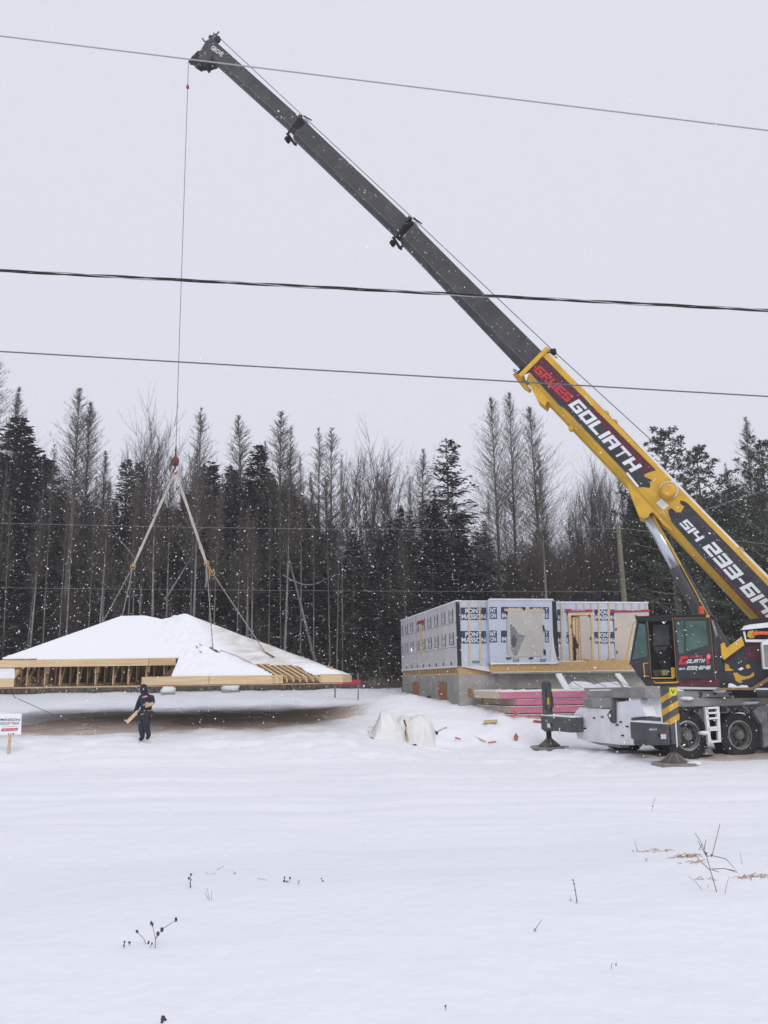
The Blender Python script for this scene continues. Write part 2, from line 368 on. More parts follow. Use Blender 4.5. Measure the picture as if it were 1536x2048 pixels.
def larch(seed, H=19, cb=.34, W=1.7, nb=190, r0=.15, dens=13, pale=False, stems=1):
    r = random.Random(seed); tr = MB(); cr = MB(); bk = BARKP if pale else BARK
    fr = []
    for st in range(stems):
        pts = trunk_pts(H*(1 if st == 0 else r.uniform(.8, .95)), r); h = pts[-1][2]
        if st: 
            off = np.array([r.uniform(-.5, .5), r.uniform(-.3, .3), 0]); pts = [p+off*(.3+i/9) for i, p in enumerate(pts)]
        tr.tube(pts, [r0*(1-.93*i/(len(pts)-1)) for i in range(len(pts))], bk, n=7)
        for i in range(int(nb*2.0)//stems):
            f = r.random()**.85; z = h*(cb+(1-cb)*f); 
            prof = min(1, (f+.10)/.26)*(1-f)**.78+.02
            L = W*1.9*prof*r.uniform(.3, 1.15); az = r.uniform(0, 6.283); el = R(r.uniform(18, 52)+16*f)
            d = np.array([math.cos(az)*math.cos(el), math.sin(az)*math.cos(el), math.sin(el)]); b = tp(pts, h, z)
            mid = b+d*L*.55; tip = b+d*L+np.array([r.uniform(-.08, .08)*L, r.uniform(-.08, .08)*L, L*r.uniform(.05, .25)])
            fr.append((b, mid, .015*(.45+prof*.6), .008)); fr.append((mid, tip, .008, .002))
            for k in range(dens):
                s = r.uniform(.1, 1); q = b+d*L*s; td = rdir(r)*.6+d*.6+np.array([0, 0, .35]); fr.append((q, q+td*r.uniform(.15, .55)*(.22+1.1*prof)*(.6+.5*W/2), .0062, .002))
        for i in range(14):   # dead stubs lower down
            z = h*r.uniform(.1, cb); az = r.uniform(0, 6.28); b = tp(pts, h, z); L = r.uniform(.2, 1.1)
            fr.append((b, b+np.array([math.cos(az)*L, math.sin(az)*L, r.uniform(-.1, .2)*L]), .014, .004))
    frusta(fr, TWIG, cr); return finish('larch_tree', tr, cr, H)
def decid(seed, H=16, split=.42, spread=.30, leaders=6, r0=.19, pale=False, dens=5):
    r = random.Random(seed); tr = MB(); cr = MB(); fr = []
    pts = trunk_pts(H*.72, r, bend=.015); tr.tube(pts, [r0*(1-.8*i/(len(pts)-1)) for i in range(len(pts))], BARKP if pale else BARK, n=7)
    def grow(p, d, L, rad, lv):
        n = 4; q = p
        for i in range(n):
            d = d+rdir(r)*.16+np.array([0, 0, .08]); d = d/np.linalg.norm(d); q2 = q+d*L/n
            ra = rad*(1-.2*i); fr.append((q, q2, ra, ra*.8))
            if lv < 3:
                for k in range(2 if lv < 2 else dens-2):
                    dd = d*.85+rdir(r)*.62+np.array([0, 0, .22]); dd /= np.linalg.norm(dd)
                    grow(q2, dd, L*r.uniform(.38, .6), max(rad*.5, .007), lv+1 if lv else 1)
            elif r.random() < .8:
                for k in range(2): fr.append((q2, q2+(d+rdir(r)*.8)*.35, .006, .002))
            q = q2
    for i in range(leaders):
        z = H*(split+.28*i/leaders); az = r.uniform(0, 6.283); b = tp(pts, H*.72, z)
        d = np.array([math.cos(az)*spread, math.sin(az)*spread, 1]); d /= np.linalg.norm(d)
        grow(b, d, (H-z)*r.uniform(.75, .98), r0*.38, 1)
    grow(pts[-1], np.array([0, 0, 1.]), H*.28, r0*.25, 1)
    frusta(fr, TWIG, cr); return finish('bare_hardwood_tree', tr, cr, H)
def spruce(seed, H=13, W=2.3, cb=.05, mat=None, whorls=42, per=9, gap=0, snow=.05, expo=.85, lay=0):
    r = random.Random(seed); tr = MB(); cr = MB(); mat = mat or NEED; pts = trunk_pts(H, r, bend=.004)
    tr.tube(pts, [.16*(1-.95*i/(len(pts)-1)) for i in range(len(pts))], BARK, n=6); Lg = []; Ls = []; fr = []
    for w in range(whorls):
        for k in range(per):
            f = (w+(r.uniform(-.3, .3) if lay else r.uniform(-1.2, 1.2)))/whorls; f = min(max(f, 0), .995); z = H*(cb+(1-cb)*f); R0 = W*(1-f)**expo*(1+(.22*math.sin(w*1.9+seed) if lay else .16*math.sin(w*.9+seed+k)))+.10
            if r.random() < gap: continue
            az = r.uniform(0, 6.283); L = R0*r.uniform(.7, 1.12); dr = -.12-.22*(1-f)+.45*f
            d = np.array([math.cos(az), math.sin(az), dr]); d /= np.linalg.norm(d); b = tp(pts, H, z); sd = np.array([-math.sin(az), math.cos(az), 0])
            fr.append((b, b+d*L*.9, .02, .006)); n = max(4, int(L*7.5))
            for i in range(n):
                s = (i+.6)/n; q = b+d*L*s+np.array([0, 0, .12*L*s*s]); ww = (.32*(1-s)+.12)*min(1, L)
                for sg in (-1, 1):
                    dd = d*r.uniform(.5, .9)+sd*sg*r.uniform(.45, 1)+np.array([0, 0, r.uniform(-.45, .12)]); dd /= np.linalg.norm(dd)
                    x = (tuple(q+np.array([0, 0, r.uniform(-.06, .06)])), tuple(dd), tuple(np.cross(dd, [0, 0, 1])*.9+rdir(r)*.35), .16+ww*r.uniform(.7, 1.3), r.uniform(.035, .075))
                    if r.random() < snow: Ls.append(((x[0][0], x[0][1], x[0][2]+.05), x[1], x[2], x[3]*.6, x[4]*.8))
                    Lg.append(x)
    leaves(Lg, mat, cr); leaves(Ls, SNOW, cr); frusta(fr, BARK, cr)
    return finish('spruce_tree', tr, cr, H)
def pine(seed, H=15, W=3.3, cb=.18, nb=64, ragged=.45):
    r = random.Random(seed); tr = MB(); cr = MB(); pts = trunk_pts(H, r, bend=.01); Lg = []; Ls = []; fr = []
    tr.tube(pts, [.21*(1-.93*i/(len(pts)-1)) for i in range(len(pts))], BARK, n=7)
    def tuft(q, s):
        for _ in range(13):
            d = rdir(r)+np.array([0, 0, .45]); d /= np.linalg.norm(d)
            Lg.append((tuple(q), tuple(d), tuple(np.cross(d, rdir(r))), s*r.uniform(.7, 1.2), s*.16))
        if r.random() < .12: Ls.append((tuple(q+np.array([0, 0, s*.5])), (1, 0, .1), (0, 1, 0), s*.7, s*.22))
    for i in range(nb):
        f = (i+.5)/nb; z = H*(cb+(1-cb)*f); az = i*2.4+r.uniform(-.4, .4); prof = (min(1, (f+.2)/.35))*(1-f)**.6+.10
        L = W*prof*r.uniform(1-ragged, 1.12); el = R(-2+40*f+r.uniform(-8, 8)); d = np.array([math.cos(az)*math.cos(el), math.sin(az)*math.cos(el), math.sin(el)])
        b = tp(pts, H, z); prev = b; n = max(5, int(L*4.5))
        for k in range(1, n+1):
            s = k/n; q = b+d*L*s+np.array([0, 0, .16*L*s*s]); fr.append((prev, q, .035*(1-s)+.012, .03*(1-s)+.008)); prev = q
            if s > .22:
                for c in range(2):
                    o = rdir(r)*np.array([1, 1, .45])*(.12+.30*min(L, 2.2)*(1.1-s)); fr.append((q, q+o, .009, .005)); tuft(q+o, .24)
    for _ in range(4): tuft(pts[-1], .26)
    leaves(Lg, NEEDP, cr); leaves(Ls, SNOW, cr); frusta(fr, BARK, cr)
    return finish('pine_tree', tr, cr, H)
PROTO = {
 'larchA': larch(1, 19, .36, 1.7, 220), 'larchB': larch(2, 19, .42, 1.35, 170), 'larchC': larch(3, 18, .30, 2.2, 260, dens=12), 'larchD': larch(4, 20, .5, 1.15, 110, r0=.13, dens=9),
 'larchE': larch(5, 18, .35, 1.8, 260, stems=2), 'larchP': larch(6, 19, .48, 1.5, 150, pale=True), 'larchW': larch(7, 19, .28, 2.6, 230, dens=10),
 'decA': decid(11, 16, .40, .28, 7), 'decB': decid(12, 15, .45, .42, 5), 'decC': decid(13, 17, .35, .22, 7, pale=True), 'decD': decid(14, 14, .25, .30, 6, r0=.11),
 'sprA': spruce(21), 'sprB': spruce(22, 14, 1.9, whorls=46), 'sprC': spruce(23, 11, 2.4, whorls=36), 'sprO': spruce(24, 13, 2.9, whorls=30, per=7, gap=.12, snow=.22, expo=.8, cb=.1, lay=1), 'sprR': spruce(25, 10, 1.6, mat=RUST, whorls=36),
 'sprN': spruce(26, 14, 1.5, whorls=50, per=8),
 'pineA': pine(31), 'pineB': pine(32, 15, 3.8, .12, 70, .4), 'pineC': pine(33, 14, 2.8, .25, 50, .35)}
USED = set()
def tree(kind, x, y, H, label, group, rot=None, sx=1, lean=(0, 0)):
    pr = PROTO[kind]; s = H/HD[pr.name]
    if kind not in USED:
        USED.add(kind); o = pr
    else:
        o = pr.copy(); COL.objects.link(o)
        for ch in pr.children:
            c = ch.copy(); COL.objects.link(c); c.parent = o
    o.location = (x, y, hz(x, y)-.08); o.scale = (s*sx, s*sx, s); o.rotation_euler = (lean[0], lean[1], random.uniform(0, 6.28) if rot is None else rot)
    put(o, None, label, 'tree', group); return o
def tree_px(kind, u, v, Y, label, sx=1, group='trees whose tops stand out above the wood', **k):
    p = P(u, v, Y); return tree(kind, p.x, Y, p.z-hz(p.x, Y), label, group, sx=sx, **k)
G1 = 'trees whose tops stand out above the wood'
SIL = [
 ('larchC', -6, 700, 50, 'tall bare larch cut by the picture edge, leftmost tree of the wood', 1),
 ('larchB', 36, 768, 56, 'bare larch whose thin tip rises behind the leftmost big spruce', .9),
 ('sprA', 38, 832, 50, 'big dark spruce with a broad base at the far left of the wood', 1.25),
 ('sprC', 82, 908, 53, 'dark spruce filling in on the right of the leftmost big spruce', 1.1),
 ('larchD', 107, 882, 58, 'faint slim larch between the leftmost big spruce and the tall pair of larches', 1),
 ('larchP', 153, 770, 48, 'tall larch with a long pale trunk, left one of the tall pair over the roof', 1.05),
 ('larchC', 184, 800, 51, 'bare larch with a dense pointed crown, right one of the tall pair over the roof', .85),
 ('larchB', 214, 898, 52, 'small bare larch just left of the twin spruces', 1),
 ('sprB', 254, 916, 51, 'left one of the twin dark spruces behind the left sling', .95),
 ('sprB', 278, 921, 53, 'right one of the twin dark spruces behind the left sling', .95),
 ('decC', 300, 782, 47, 'tall bare hardwood with several upright pale stems left of the hoist rope', .72),
 ('decB', 376, 815, 52, 'bare hardwood with a curved forked top just right of the hoist rope', .6),
 ('larchE', 408, 812, 50, 'dense bare larch with a dark pointed crown right of the hoist rope', .95),
 ('sprC', 425, 922, 52, 'dark spruce whose tip shows right of the hook ball', 1),
 ('sprC', 458, 930, 54, 'dark spruce with a low tip beside the slim larch', .9),
 ('larchB', 480, 824, 51, 'slim symmetrical bare larch alone between two spruces', 1.15),
 ('sprB', 518, 888, 50, 'dark narrow spruce left of the widest dense larch', 1.15),
 ('larchA', 563, 811, 49, 'widest dense bare larch above the middle of the roof', 1.3),
 ('larchD', 592, 848, 52, 'slim larch leaning on the right flank of the widest dense larch', 1),
 ('larchD', 627, 850, 54, 'thin bare larch with a ragged top, first right of the gap after the widest larch', 1.1),
 ('larchE', 662, 852, 53, 'rounded bare larch between the thin ragged one and the oval hardwood', 1.05),
 ('decA', 722, 842, 52, 'bare hardwood with a tall oval crown of upright limbs', .95),
 ('decD', 775, 882, 54, 'low bare hardwood whose fine limbs reach right towards the lone snowy spruce', .9),
 ('sprR', 801, 1008, 52, 'small conifer with rusty brown needles', .9),
 ('larchB', 845, 894, 56, 'bare larch standing close behind the lone snowy spruce', 1),
 ('sprO', 893, 874, 49, 'lone spruce with open layered boughs holding snow', 1.02),
 ('larchW', 984, 789, 50, 'tall bare larch, left one of the three tall ones left of the crane boom', .8),
 ('larchW', 1016, 777, 52, 'tallest bare larch, middle one of the three left of the crane boom', .75),
 ('larchW', 1062, 806, 50, 'broad bare larch, right one of the three left of the crane boom', .95),
 ('decD', 1150, 925, 52, 'thin bare hardwood, first of the clump behind the right part of the house', .9),
 ('decC', 1178, 882, 50, 'bare hardwood with many upright stems behind the right part of the house', .6),
 ('decC', 1206, 905, 54, 'slender bare hardwood on the right side of the clump, near the utility pole', .5),
 ('pineA', 1330, 850, 44, 'large grey green pine rising behind the yellow boom section', 1.15),
 ('pineC', 1392, 884, 47, 'second grey green pine on the right of the large one behind the boom', 1.1),
 ('larchD', 1440, 925, 56, 'faint bare larch in the gap between the two groups of pines', 1),
 ('larchB', 1491, 830, 54, 'bare larch whose tip rises behind the rightmost pine', 1),
 ('pineB', 1520, 868, 43, 'broad ragged pine at the right edge of the photo', 1.1),
 ('pineB', 1590, 880, 45, 'pine beyond the right edge whose boughs reach into the photo', 1),
]
for k, u, v, Y, lb, sx in SIL: tree_px(k, u, v, Y, lb, sx*(1.55 if k in ('sprA', 'sprB', 'sprC') else 1.25 if k[:3] in ('lar', 'spr') else 1.1), G1, rot=0.3*u)
# pale trunks readable against the dark wood
G2 = 'pale trunks along the front of the wood'
for u, v, Y, lb in [(80, 985, 45.2, 'thin pale trunk behind the left end of the roof'), (212, 960, 45.2, 'thin pale trunk between the roof and the left sling'),
                    (325, 900, 45.2, 'pale trunk close beside the upright pale stems behind the left sling'), (397, 890, 45.2, 'stout pale trunk behind the right sling'),
                    (497, 1010, 45.2, 'very thin pale trunk behind the right end of the roof'), (509, 1030, 45.2, 'very thin pale sapling just right of another behind the roof'),
                    (571, 905, 45.2, 'stout pale trunk standing clear right of the roof ridge'), (672, 1050, 45.2, 'thin pale trunk between the roof and the house'),
                    (1078, 900, 45.2, 'pale trunk behind the middle of the wrapped house')]:
    tree_px('larchP' if u % 3 else 'larchD', u, v, Y, lb, .9, G2, rot=u*1.7, lean=(0, .018*math.sin(u)))
for i in range(24):
    u = -20+i*31+random.uniform(-12, 12); lb_ = 'slim pale trunk among several along the front of the wood'
    yy = random.uniform(45.3, 46.4); p = P(u, random.uniform(900, 1010), yy); tree(random.choice(['larchD', 'larchB', 'larchP']), p.x, yy, p.z-hz(p.x, yy), lb_, 'slim pale trunks along the front of the wood', sx=.62, lean=(0, random.uniform(-.025, .025)))
# the wood behind: individuals nothing tells apart
lab = {'spr': 'dark spruce crowded in the depth of the wood', 'lar': 'bare larch crowded in the depth of the wood', 'dec': 'bare hardwood crowded in the depth of the wood', 'pin': 'pine crowded in the depth of the wood'}
def skyline(u):
    return float(np.interp(u, [-200, 0, 60, 120, 210, 300, 380, 460, 560, 640, 760, 830, 900, 960, 1060, 1130, 1220, 1290, 1400, 1540, 1750],
                           [880, 900, 930, 960, 1000, 1005, 985, 960, 950, 1020, 1040, 1020, 985, 1040, 1090, 1080, 1030, 960, 970, 960, 940]))
n = 0
for row, (Y, step) in enumerate([(48.5, 50), (51.5, 52), (55, 52), (59, 52), (64, 56), (70, 60)]):
    u = -240+random.uniform(0, 30)
    while u < 1780:
        uu = u+random.uniform(-14, 14); yy = Y+random.uniform(-1.2, 1.2); vv = skyline(uu)+random.uniform(-12, 95 if row < 3 else 40)
        right = 985 < uu < 1260
        k = random.choice(['sprA', 'sprB', 'sprC', 'sprC', 'sprN'])
        if right and random.random() < .62: k = random.choice(['larchW', 'decD', 'larchE', 'decA'])
        if right and k.startswith('spr'): vv += 40
        if uu > 1270 and random.random() < .6: k = random.choice(['pineA', 'pineC'])
        if k[:3] not in ('spr', 'pin'): vv -= random.uniform(20, 90)
        p = P(uu, vv, yy); H = p.z-hz(p.x, yy)
        tree(k, p.x, yy, H, lab[k[:3]], 'crowded '+{'spr': 'spruces', 'lar': 'larches', 'dec': 'hardwoods', 'pin': 'pines'}[k[:3]]+' in the depth of the wood', sx=random.uniform(1.0, 1.35)*(14/H if H < 14 else 1)**.3)
        u += step
# a few thin bare larches fringing the skyline
for u in range(-100, 1300, 46):
    uu = u+random.uniform(-18, 18); yy = random.uniform(56, 66); vv = skyline(uu)-random.uniform(20, 75)
    k = random.choice(['larchD', 'larchB', 'larchD', 'decD']); p = P(uu, vv, yy)
    tree(k, p.x, yy, p.z-hz(p.x, yy), lab[k[:3]], 'crowded '+{'lar': 'larches', 'dec': 'hardwoods'}[k[:3]]+' in the depth of the wood', sx=.85)
for k, pr in PROTO.items():
    if k not in USED:
        for c in list(pr.children): bpy.data.objects.remove(c)
        bpy.data.objects.remove(pr)
# bare saplings growing in front of the dark wood
for i in range(46):
    u = -60+i*36+random.uniform(-10, 10)
    if 760 < u < 1000 and i % 2: continue
    yy = random.uniform(46.3, 49.5); k = random.choice(['decD', 'decA', 'decB', 'larchW', 'decD']); p = P(u, 1360, yy); H = random.uniform(4.5, 9.5)
    tree(k, p.x, yy, H, 'bare sapling among many along the front of the wood', 'bare saplings along the front of the wood', sx=random.uniform(.9, 1.5))
# leaning dead trunks
def dead(u0, v0, u1, v1, Y, r, label, arc=0):
    a = P(u0, v0, Y); b = P(u1, v1, Y+.6); mb = MB(); pts = []
    for i in range(9):
        t = i/8; p = a.lerp(b, t); p.z += arc*math.sin(math.pi*t); pts.append(p)
    mb.tube(pts, [r*(1-.7*i/8) for i in range(9)], BARKP, n=6)
    fr = []; rr = random.Random(int(u0))
    for i in range(16):
        q = np.array(pts[rr.randint(2, 8)]); fr.append((q, q+rdir(rr)*rr.uniform(.3, 1.0)*np.array([1, .5, 1]), .012, .003))
    frusta(fr, TWIG, mb)
    mb.build('fallen_trunk', None, (a.x, a.y, a.z), smooth=True, recalc=False, label=label, cat='tree trunk')
dead(636, 1345, 572, 1095, 45.5, .11, 'dead grey trunk leaning left, right of the stout pale trunk')
dead(330, 1200, 392, 1100, 45.3, .07, 'thin dead trunk leaning right between the two slings')
dead(566, 1150, 665, 1150, 45.2, .05, 'long curved bare bough sagging right from the stout pale trunk', arc=-.55)
dead(270, 1118, 205, 1058, 45.2, .05, 'thin bent dead stem arching above the left sling joint', arc=.25)
# brush at the foot of the wood
def brush():
    r = random.Random(5); mb = MB(); fr = []; fs = []
    for i in range(5200):
        x = r.uniform(-34, 36); y = r.triangular(45.1, 52, 46); z = hz(x, y); h = r.uniform(.35, 3.6)*(.45 if r.random() < .5 else 1)
        lean = np.array([r.gauss(0, .25), r.gauss(0, .2), 1])*h; b = np.array([x, y, z]); m_ = b+lean*.55; t = b+lean+np.array([r.gauss(0, .2), r.gauss(0, .2), 0])*h*.4
        fr.append((b, m_, .016, .011)); fr.append((m_, t, .011, .004))
        for k in range(5):
            q = b+lean*r.uniform(.25, .95); fr.append((q, q+(rdir(r)+np.array([0, 0, .5]))*r.uniform(.2, .7), .007, .003))
        if r.random() < .08: fs.append((tuple(q), (.8, .2, .1), (0, .6, .2), .25, .05))
    frusta(fr, BRUSH, mb); leaves(fs, SNOW, mb)
    r2 = random.Random(8); Lg = []
    for i in range(9000):   # dead grass and bracken along the very edge
        x = r2.uniform(-30, 14); y = r2.triangular(44.6, 47.5, 45.3); z = hz(x, y); d = np.array([r2.gauss(0, .5), r2.gauss(0, .3), 1]); d /= np.linalg.norm(d)
        Lg.append(((x, y, z), tuple(d), (1, 0, 0), r2.uniform(.2, .75), .022))
    leaves(Lg, M('dead_undergrowth', (.12, .095, .075), (.19, .16, .13), 2, .9), mb)
    o = mb.build('brush', recalc=False, kind='stuff', label='dark tangled brush and dead undergrowth along the foot of the wood', cat='brush')
brush()
# ------------------------------------------------------------------ mobile crane
Z = V((0, 0, 1))
S = V((6.9, 23.12, 0)); ax = V((.951, .309, 0)); bx = V((-.309, .951, 0))
PS = Plane(S, bx); PR = Plane(S, ax)
_b = P(1450, 1180, 24.9); _t = P(400, 90, 30.8)
fx = V((_t.x-_b.x, _t.y-_b.y, 0)).normalized(); nx_ = V((fx.y, -fx.x, 0))
if nx_.y < 0: nx_ = -nx_
PB = Plane(_b, nx_)
_c = P(1350, 1300, 23.75); PC = Plane(_c, nx_)
crane = thing('mobile_crane', (S.x, S.y, 0), 'yellow and black mobile crane with its long telescopic boom raised over the site', 'crane')
W_B = .92   # boom width
def bsec(mb, t0, b0, t1, b1, w, mat, off=0, q0=0.0):
    """boom box between two px pairs on the near boom side; rounded underside"""
    T0, B0, T1, B1 = PB.at(*t0, off), PB.at(*b0, off), PB.at(*t1, off), PB.at(*b1, off)
    prof = [(0, 0), (0, .70), (.05, .84), (.2, .96), (.5, 1), (.8, .96), (.95, .84), (1, .70), (1, 0)]
    A = [T0.lerp(B0, q)+nx_*w*p for p, q in prof]; B = [T1.lerp(B1, q)+nx_*w*p for p, q in prof]
    n = len(prof); mb.add(A+B, [tuple(range(n))[::-1], tuple(range(n, 2*n))]+[(i, (i+1) % n, n+(i+1) % n, n+i) for i in range(n)], mat)
def collar(t, b, px0, px1, w, name_mb, mat, grow=1.13):
    """thick collar around the boom between two fractions along direction"""
    pass
# sections, tip first: (top start, bottom start, top end, bottom end)
secs = [((437, 88), (421, 118), (602, 236), (583, 264), .56, .18), ((613, 245), (582, 272), (822, 442), (789, 470), .66, .12), ((829, 448), (797, 480), (1085, 704), (1043, 738), .76, .07)]
for t0, b0, t1, b1, w, off in secs:
    mb = MB(); bsec(mb, t0, b0, t1, b1, w, GREY, off)
    # row of small access holes along the side and a weld line
    T0, B0, T1, B1 = PB.at(*t0, off), PB.at(*b0, off), PB.at(*t1, off), PB.at(*b1, off)
    for k in range(5):
        p = (T0.lerp(T1, .12+.19*k)).lerp(B0.lerp(B1, .12+.19*k), .22); mb.lathe(p-nx_*.006, nx_, [(0, .03), (.004, .03)], BLACKM, 8)
    mb.bar(T0.lerp(B0, .74)-nx_*.004, T1.lerp(B1, .74)-nx_*.004, .012, .012, DUSTG, nx_)
    s_ = mb.build('boom_section', crane, smooth=False)
# collars (wear-pad rings) with guide rollers
for (t, b, w, off, k) in [((600, 233), (577, 268), .66, .12, 0), ((819, 437), (789, 476), .76, .07, 1)]:
    T, B = PB.at(*t, off), PB.at(*b, off); up = (T-B).normalized(); al = up.cross(nx_).normalized(); mb = MB()
    h = (T-B).length; c = (T+B)/2+nx_*w/2
    for sgn in (-1, 1): mb.box(c+up*sgn*(h/2+.03), al*.17, nx_*(w+.10), up*.06, BLACKM)
    for sgn in (-1, 1): mb.box(c+nx_*sgn*(w/2+.025), al*.11, nx_*.04, up*(h+.06), BLACKM)
    for j in range(5): mb.box(B.lerp(T, .1+.2*j)-nx_*.06, al*.1, nx_*.04, up*.07, DARK)
    mb.box(B-up*.16+al*.05+nx_*.2, al*.12, nx_*.3, up*.16, BLACKM)
    mb.bar(T+up*.05+nx_*w*.3, T+up*.20+al*(-.02)+nx_*w*.3, .06, .06, DARK)
    mb.bar(T+up*.16+nx_*w*.3, T+up*.14-al*.42+nx_*w*.3 if (al.dot(fx) > 0) else T+up*.14+al*.42+nx_*w*.3, .05, .05, BLACKM)
    mb.build('boom_collar', crane, bevel=.012)
    sn = MB(); sn.box(T+up*.03+nx_*w*.5-al*.0, al*.5, nx_*w*.9, up*.05, LUMPSNOW); sn.build('snow_cap', crane)
# base section: yellow with bracket
mb = MB()
bsec(mb, (1091, 702), (1050, 757), (1640, 1264), (1575, 1312), W_B, YEL, 0)
br = [(1180, 866), (1229, 932), (1252, 964), (1264, 995), (1275, 1023), (1280, 1034), (1290, 1037), (1297, 1032), (1300, 1026), (1306, 1024), (1314, 1030), (1325, 1048), (1345, 1062), (1330, 1010), (1270, 930)]
mb.prism(PB.pts(br, .10), nx_*(W_B-.2), YEL)
mb.build('boom_base_section', crane)
mb = MB()
for A in [[(1060, 758), (1056, 762), (1075, 800), (1090, 812), (1094, 803), (1107, 805), (1118, 812), (1128, 826), (1136, 828), (1120, 800), (1085, 765)]]:
    mb.prism(PB.pts(A, .12), nx_*(W_B-.24), YEL)
mb.build('boom_bracket', crane)
# front collar of the base section
mb = MB(); T, B = PB.at(1093, 700), PB.at(1043, 750); up = (T-B).normalized(); al = up.cross(nx_).normalized(); h = (T-B).length
for sg in (-1, 1): mb.box((T+B)/2+nx_*(W_B/2+sg*(W_B/2+.03)), al*.16, nx_*.08, up*(h+.14), YEL)
mb.box(T+up*.05+nx_*W_B/2, al*.16, nx_*W_B, up*.1, YEL); mb.box(B-up*.04+nx_*W_B/2, al*.18, nx_*W_B, up*.12, YEL)
mb.prism(PB.pts([(1025, 748), (1031, 745), (1062, 778), (1058, 783), (1046, 775)], .3), nx_*.2, YEL)
mb.build('boom_head_collar', crane, bevel=.015)
mb = MB(); mb.prism(PB.pts([(1034, 745), (1042, 736), (1046, 748), (1038, 752)], .1), nx_*.5, BLACKM); mb.bar(PB.at(1036, 748, .2), PB.at(1026, 741, .2), .03, .03, BLACKM); mb.bar(PB.at(1037, 744, .2), PB.at(1027, 738, .2), .03, .03, BLACKM)
mb.build('wear_pad', crane)
for (u, v, w) in [(1082, 795, .12), (1143, 858, .12)]:
    mb = MB(); c = PB.at(u, v, .3); mb.lathe(c-nx_*.15, nx_, [(0, .09), (.2, .09)], YEL, 12); mb.bar(c, PB.at(u+7, v-8, .3), .08, .08, YEL); mb.build('lifting_lug', crane)
# lug plates and rope guides on top
for (u, v) in [(1212, 829), (1229, 846), (1262, 905), (1410, 1040), (1481, 1102)]:
    mb = MB(); p = PB.at(u, v, .1); pts = [p+(Z*math.sin(t)+fx*math.cos(t))*.09+Z*.02 for t in np.linspace(-.6, 3.6, 9)]; mb.tube(pts, .018, YEL, 6); mb.build('rope_guide_eye', crane)
mb = MB(); mb.bar(PB.at(1094, 702, .2), PB.at(1109, 710, .2), .07, .05, BLACKM); mb.box(PB.at(1104, 704, .25), fx*.28, nx_*.3, Z*.12, BLACKM); mb.tube(PB.pts([(1109, 712), (1114, 716)], .2), .035, YEL, 8)
mb.build('rope_guide', crane)
mb = MB()   # snow lying along the top of the base section
pts = [(1096, 706), (1180, 790), (1260, 871), (1340, 955), (1420, 1038), (1500, 1119), (1600, 1220)]
for i in range(len(pts)-1):
    p, q = PB.at(*pts[i], .15), PB.at(*pts[i+1], .15); mb.bar(p+nx_*.28+Z*.02, q+nx_*.28+Z*.02, .58, .075, LUMPSNOW, nx_.cross(q-p))
mb.build('snow_cap', crane)
# decals on the near side
def decal(name, px, mat, off, par=crane, pl=PB, th=.004, label=None):
    mb = MB(); mb.prism(pl.pts(px, off), nx_*(-th), mat); return mb.build(name, par, label=label)
rag1 = [(1312, 941), (1306, 942), (1297, 945), (1288, 949), (1290, 954), (1300, 958), (1304, 961), (1299, 964), (1301, 970), (1299, 976), (1289, 974), (1277, 974)]
decal('black_panel', [(1058, 743), (1086, 713)]+rag1+[(1252, 945), (1129, 816), (1120, 812)], BLKP, -.004)
decal('maroon_panel', [(1060, 741), (1086, 715), (1170, 797), (1160, 812), (1146, 800), (1138, 808), (1126, 806)], MAROON, -.009)
decal('maroon_panel', [(1184, 812), (1311, 939), (1290, 947), (1275, 930), (1230, 885), (1215, 868), (1178, 822)], MAROON, -.009)
rag2 = [(1361, 1000), (1364, 1003), (1376, 1008), (1377, 1006)]
decal('black_panel', [(1376, 1007), (1368, 1002), (1360, 1001), (1361, 1008), (1369, 1013), (1362, 1025), (1352, 1024), (1343, 1016), (1336, 1020), (1338, 1030), (1343, 1042), (1340, 1040), (1400, 1109), (1526, 1244), (1583, 1300), (1623, 1254), (1536, 1172)], BLKP, -.004)
decal('maroon_panel', [(1426, 1132), (1432, 1131), (1480, 1185), (1512, 1215), (1545, 1248), (1583, 1296), (1528, 1243)], MAROON, -.009)
decal('data_plate', [(1312, 1006), (1322, 997), (1338, 1011), (1327, 1020)], DUSTW, -.006)
def boomtext(t, BL, BR, TL, mat, off=-.016, name='lettering', slant=.12):
    v2, fs = block2d(t, slant); O = PB.at(*BL, off); EX = PB.at(*BR, off)-O; EY = PB.at(*TL, off)-O
    mb = MB(); mb.flat(v2, fs, O, EX, EY, mat); o = mb.build(name, crane, recalc=False)
    md = o.modifiers.new('t', 'SOLIDIFY'); md.thickness = .004; return o
boomtext('GRUES', (1066, 741), (1135, 806), (1078, 729), REDL)
boomtext('GOLIATH', (1136, 810), (1266, 949), (1154, 794), WHITE, slant=.2)
boomtext('514', (1358, 1047), (1396, 1087), (1371, 1035), WHITE, slant=.2)
boomtext('233-6146', (1404, 1095), (1553, 1257), (1424, 1079), WHITE, slant=.2)
decal('underline_stripe', [(1252, 947), (1255, 944), (1278, 972), (1275, 975)], WHITE, -.012)
# big cylinder pivot boss
mb = MB(); c = PB.at(1337, 984, 0); mb.lathe(c-nx_*.30, nx_, [(0, .16), (.03, .21), (.16, .22), (.22, .27), (.34, .27)], YEL, 24); mb.build('pivot_boss', crane)
mb = MB(); mb.tube([c-nx_*.27+(fx*math.cos(t)+Z*math.sin(t))*.27 for t in np.linspace(0.4, 4.2, 14)], .022, STEEL, 6); mb.build('hose_loop', crane)
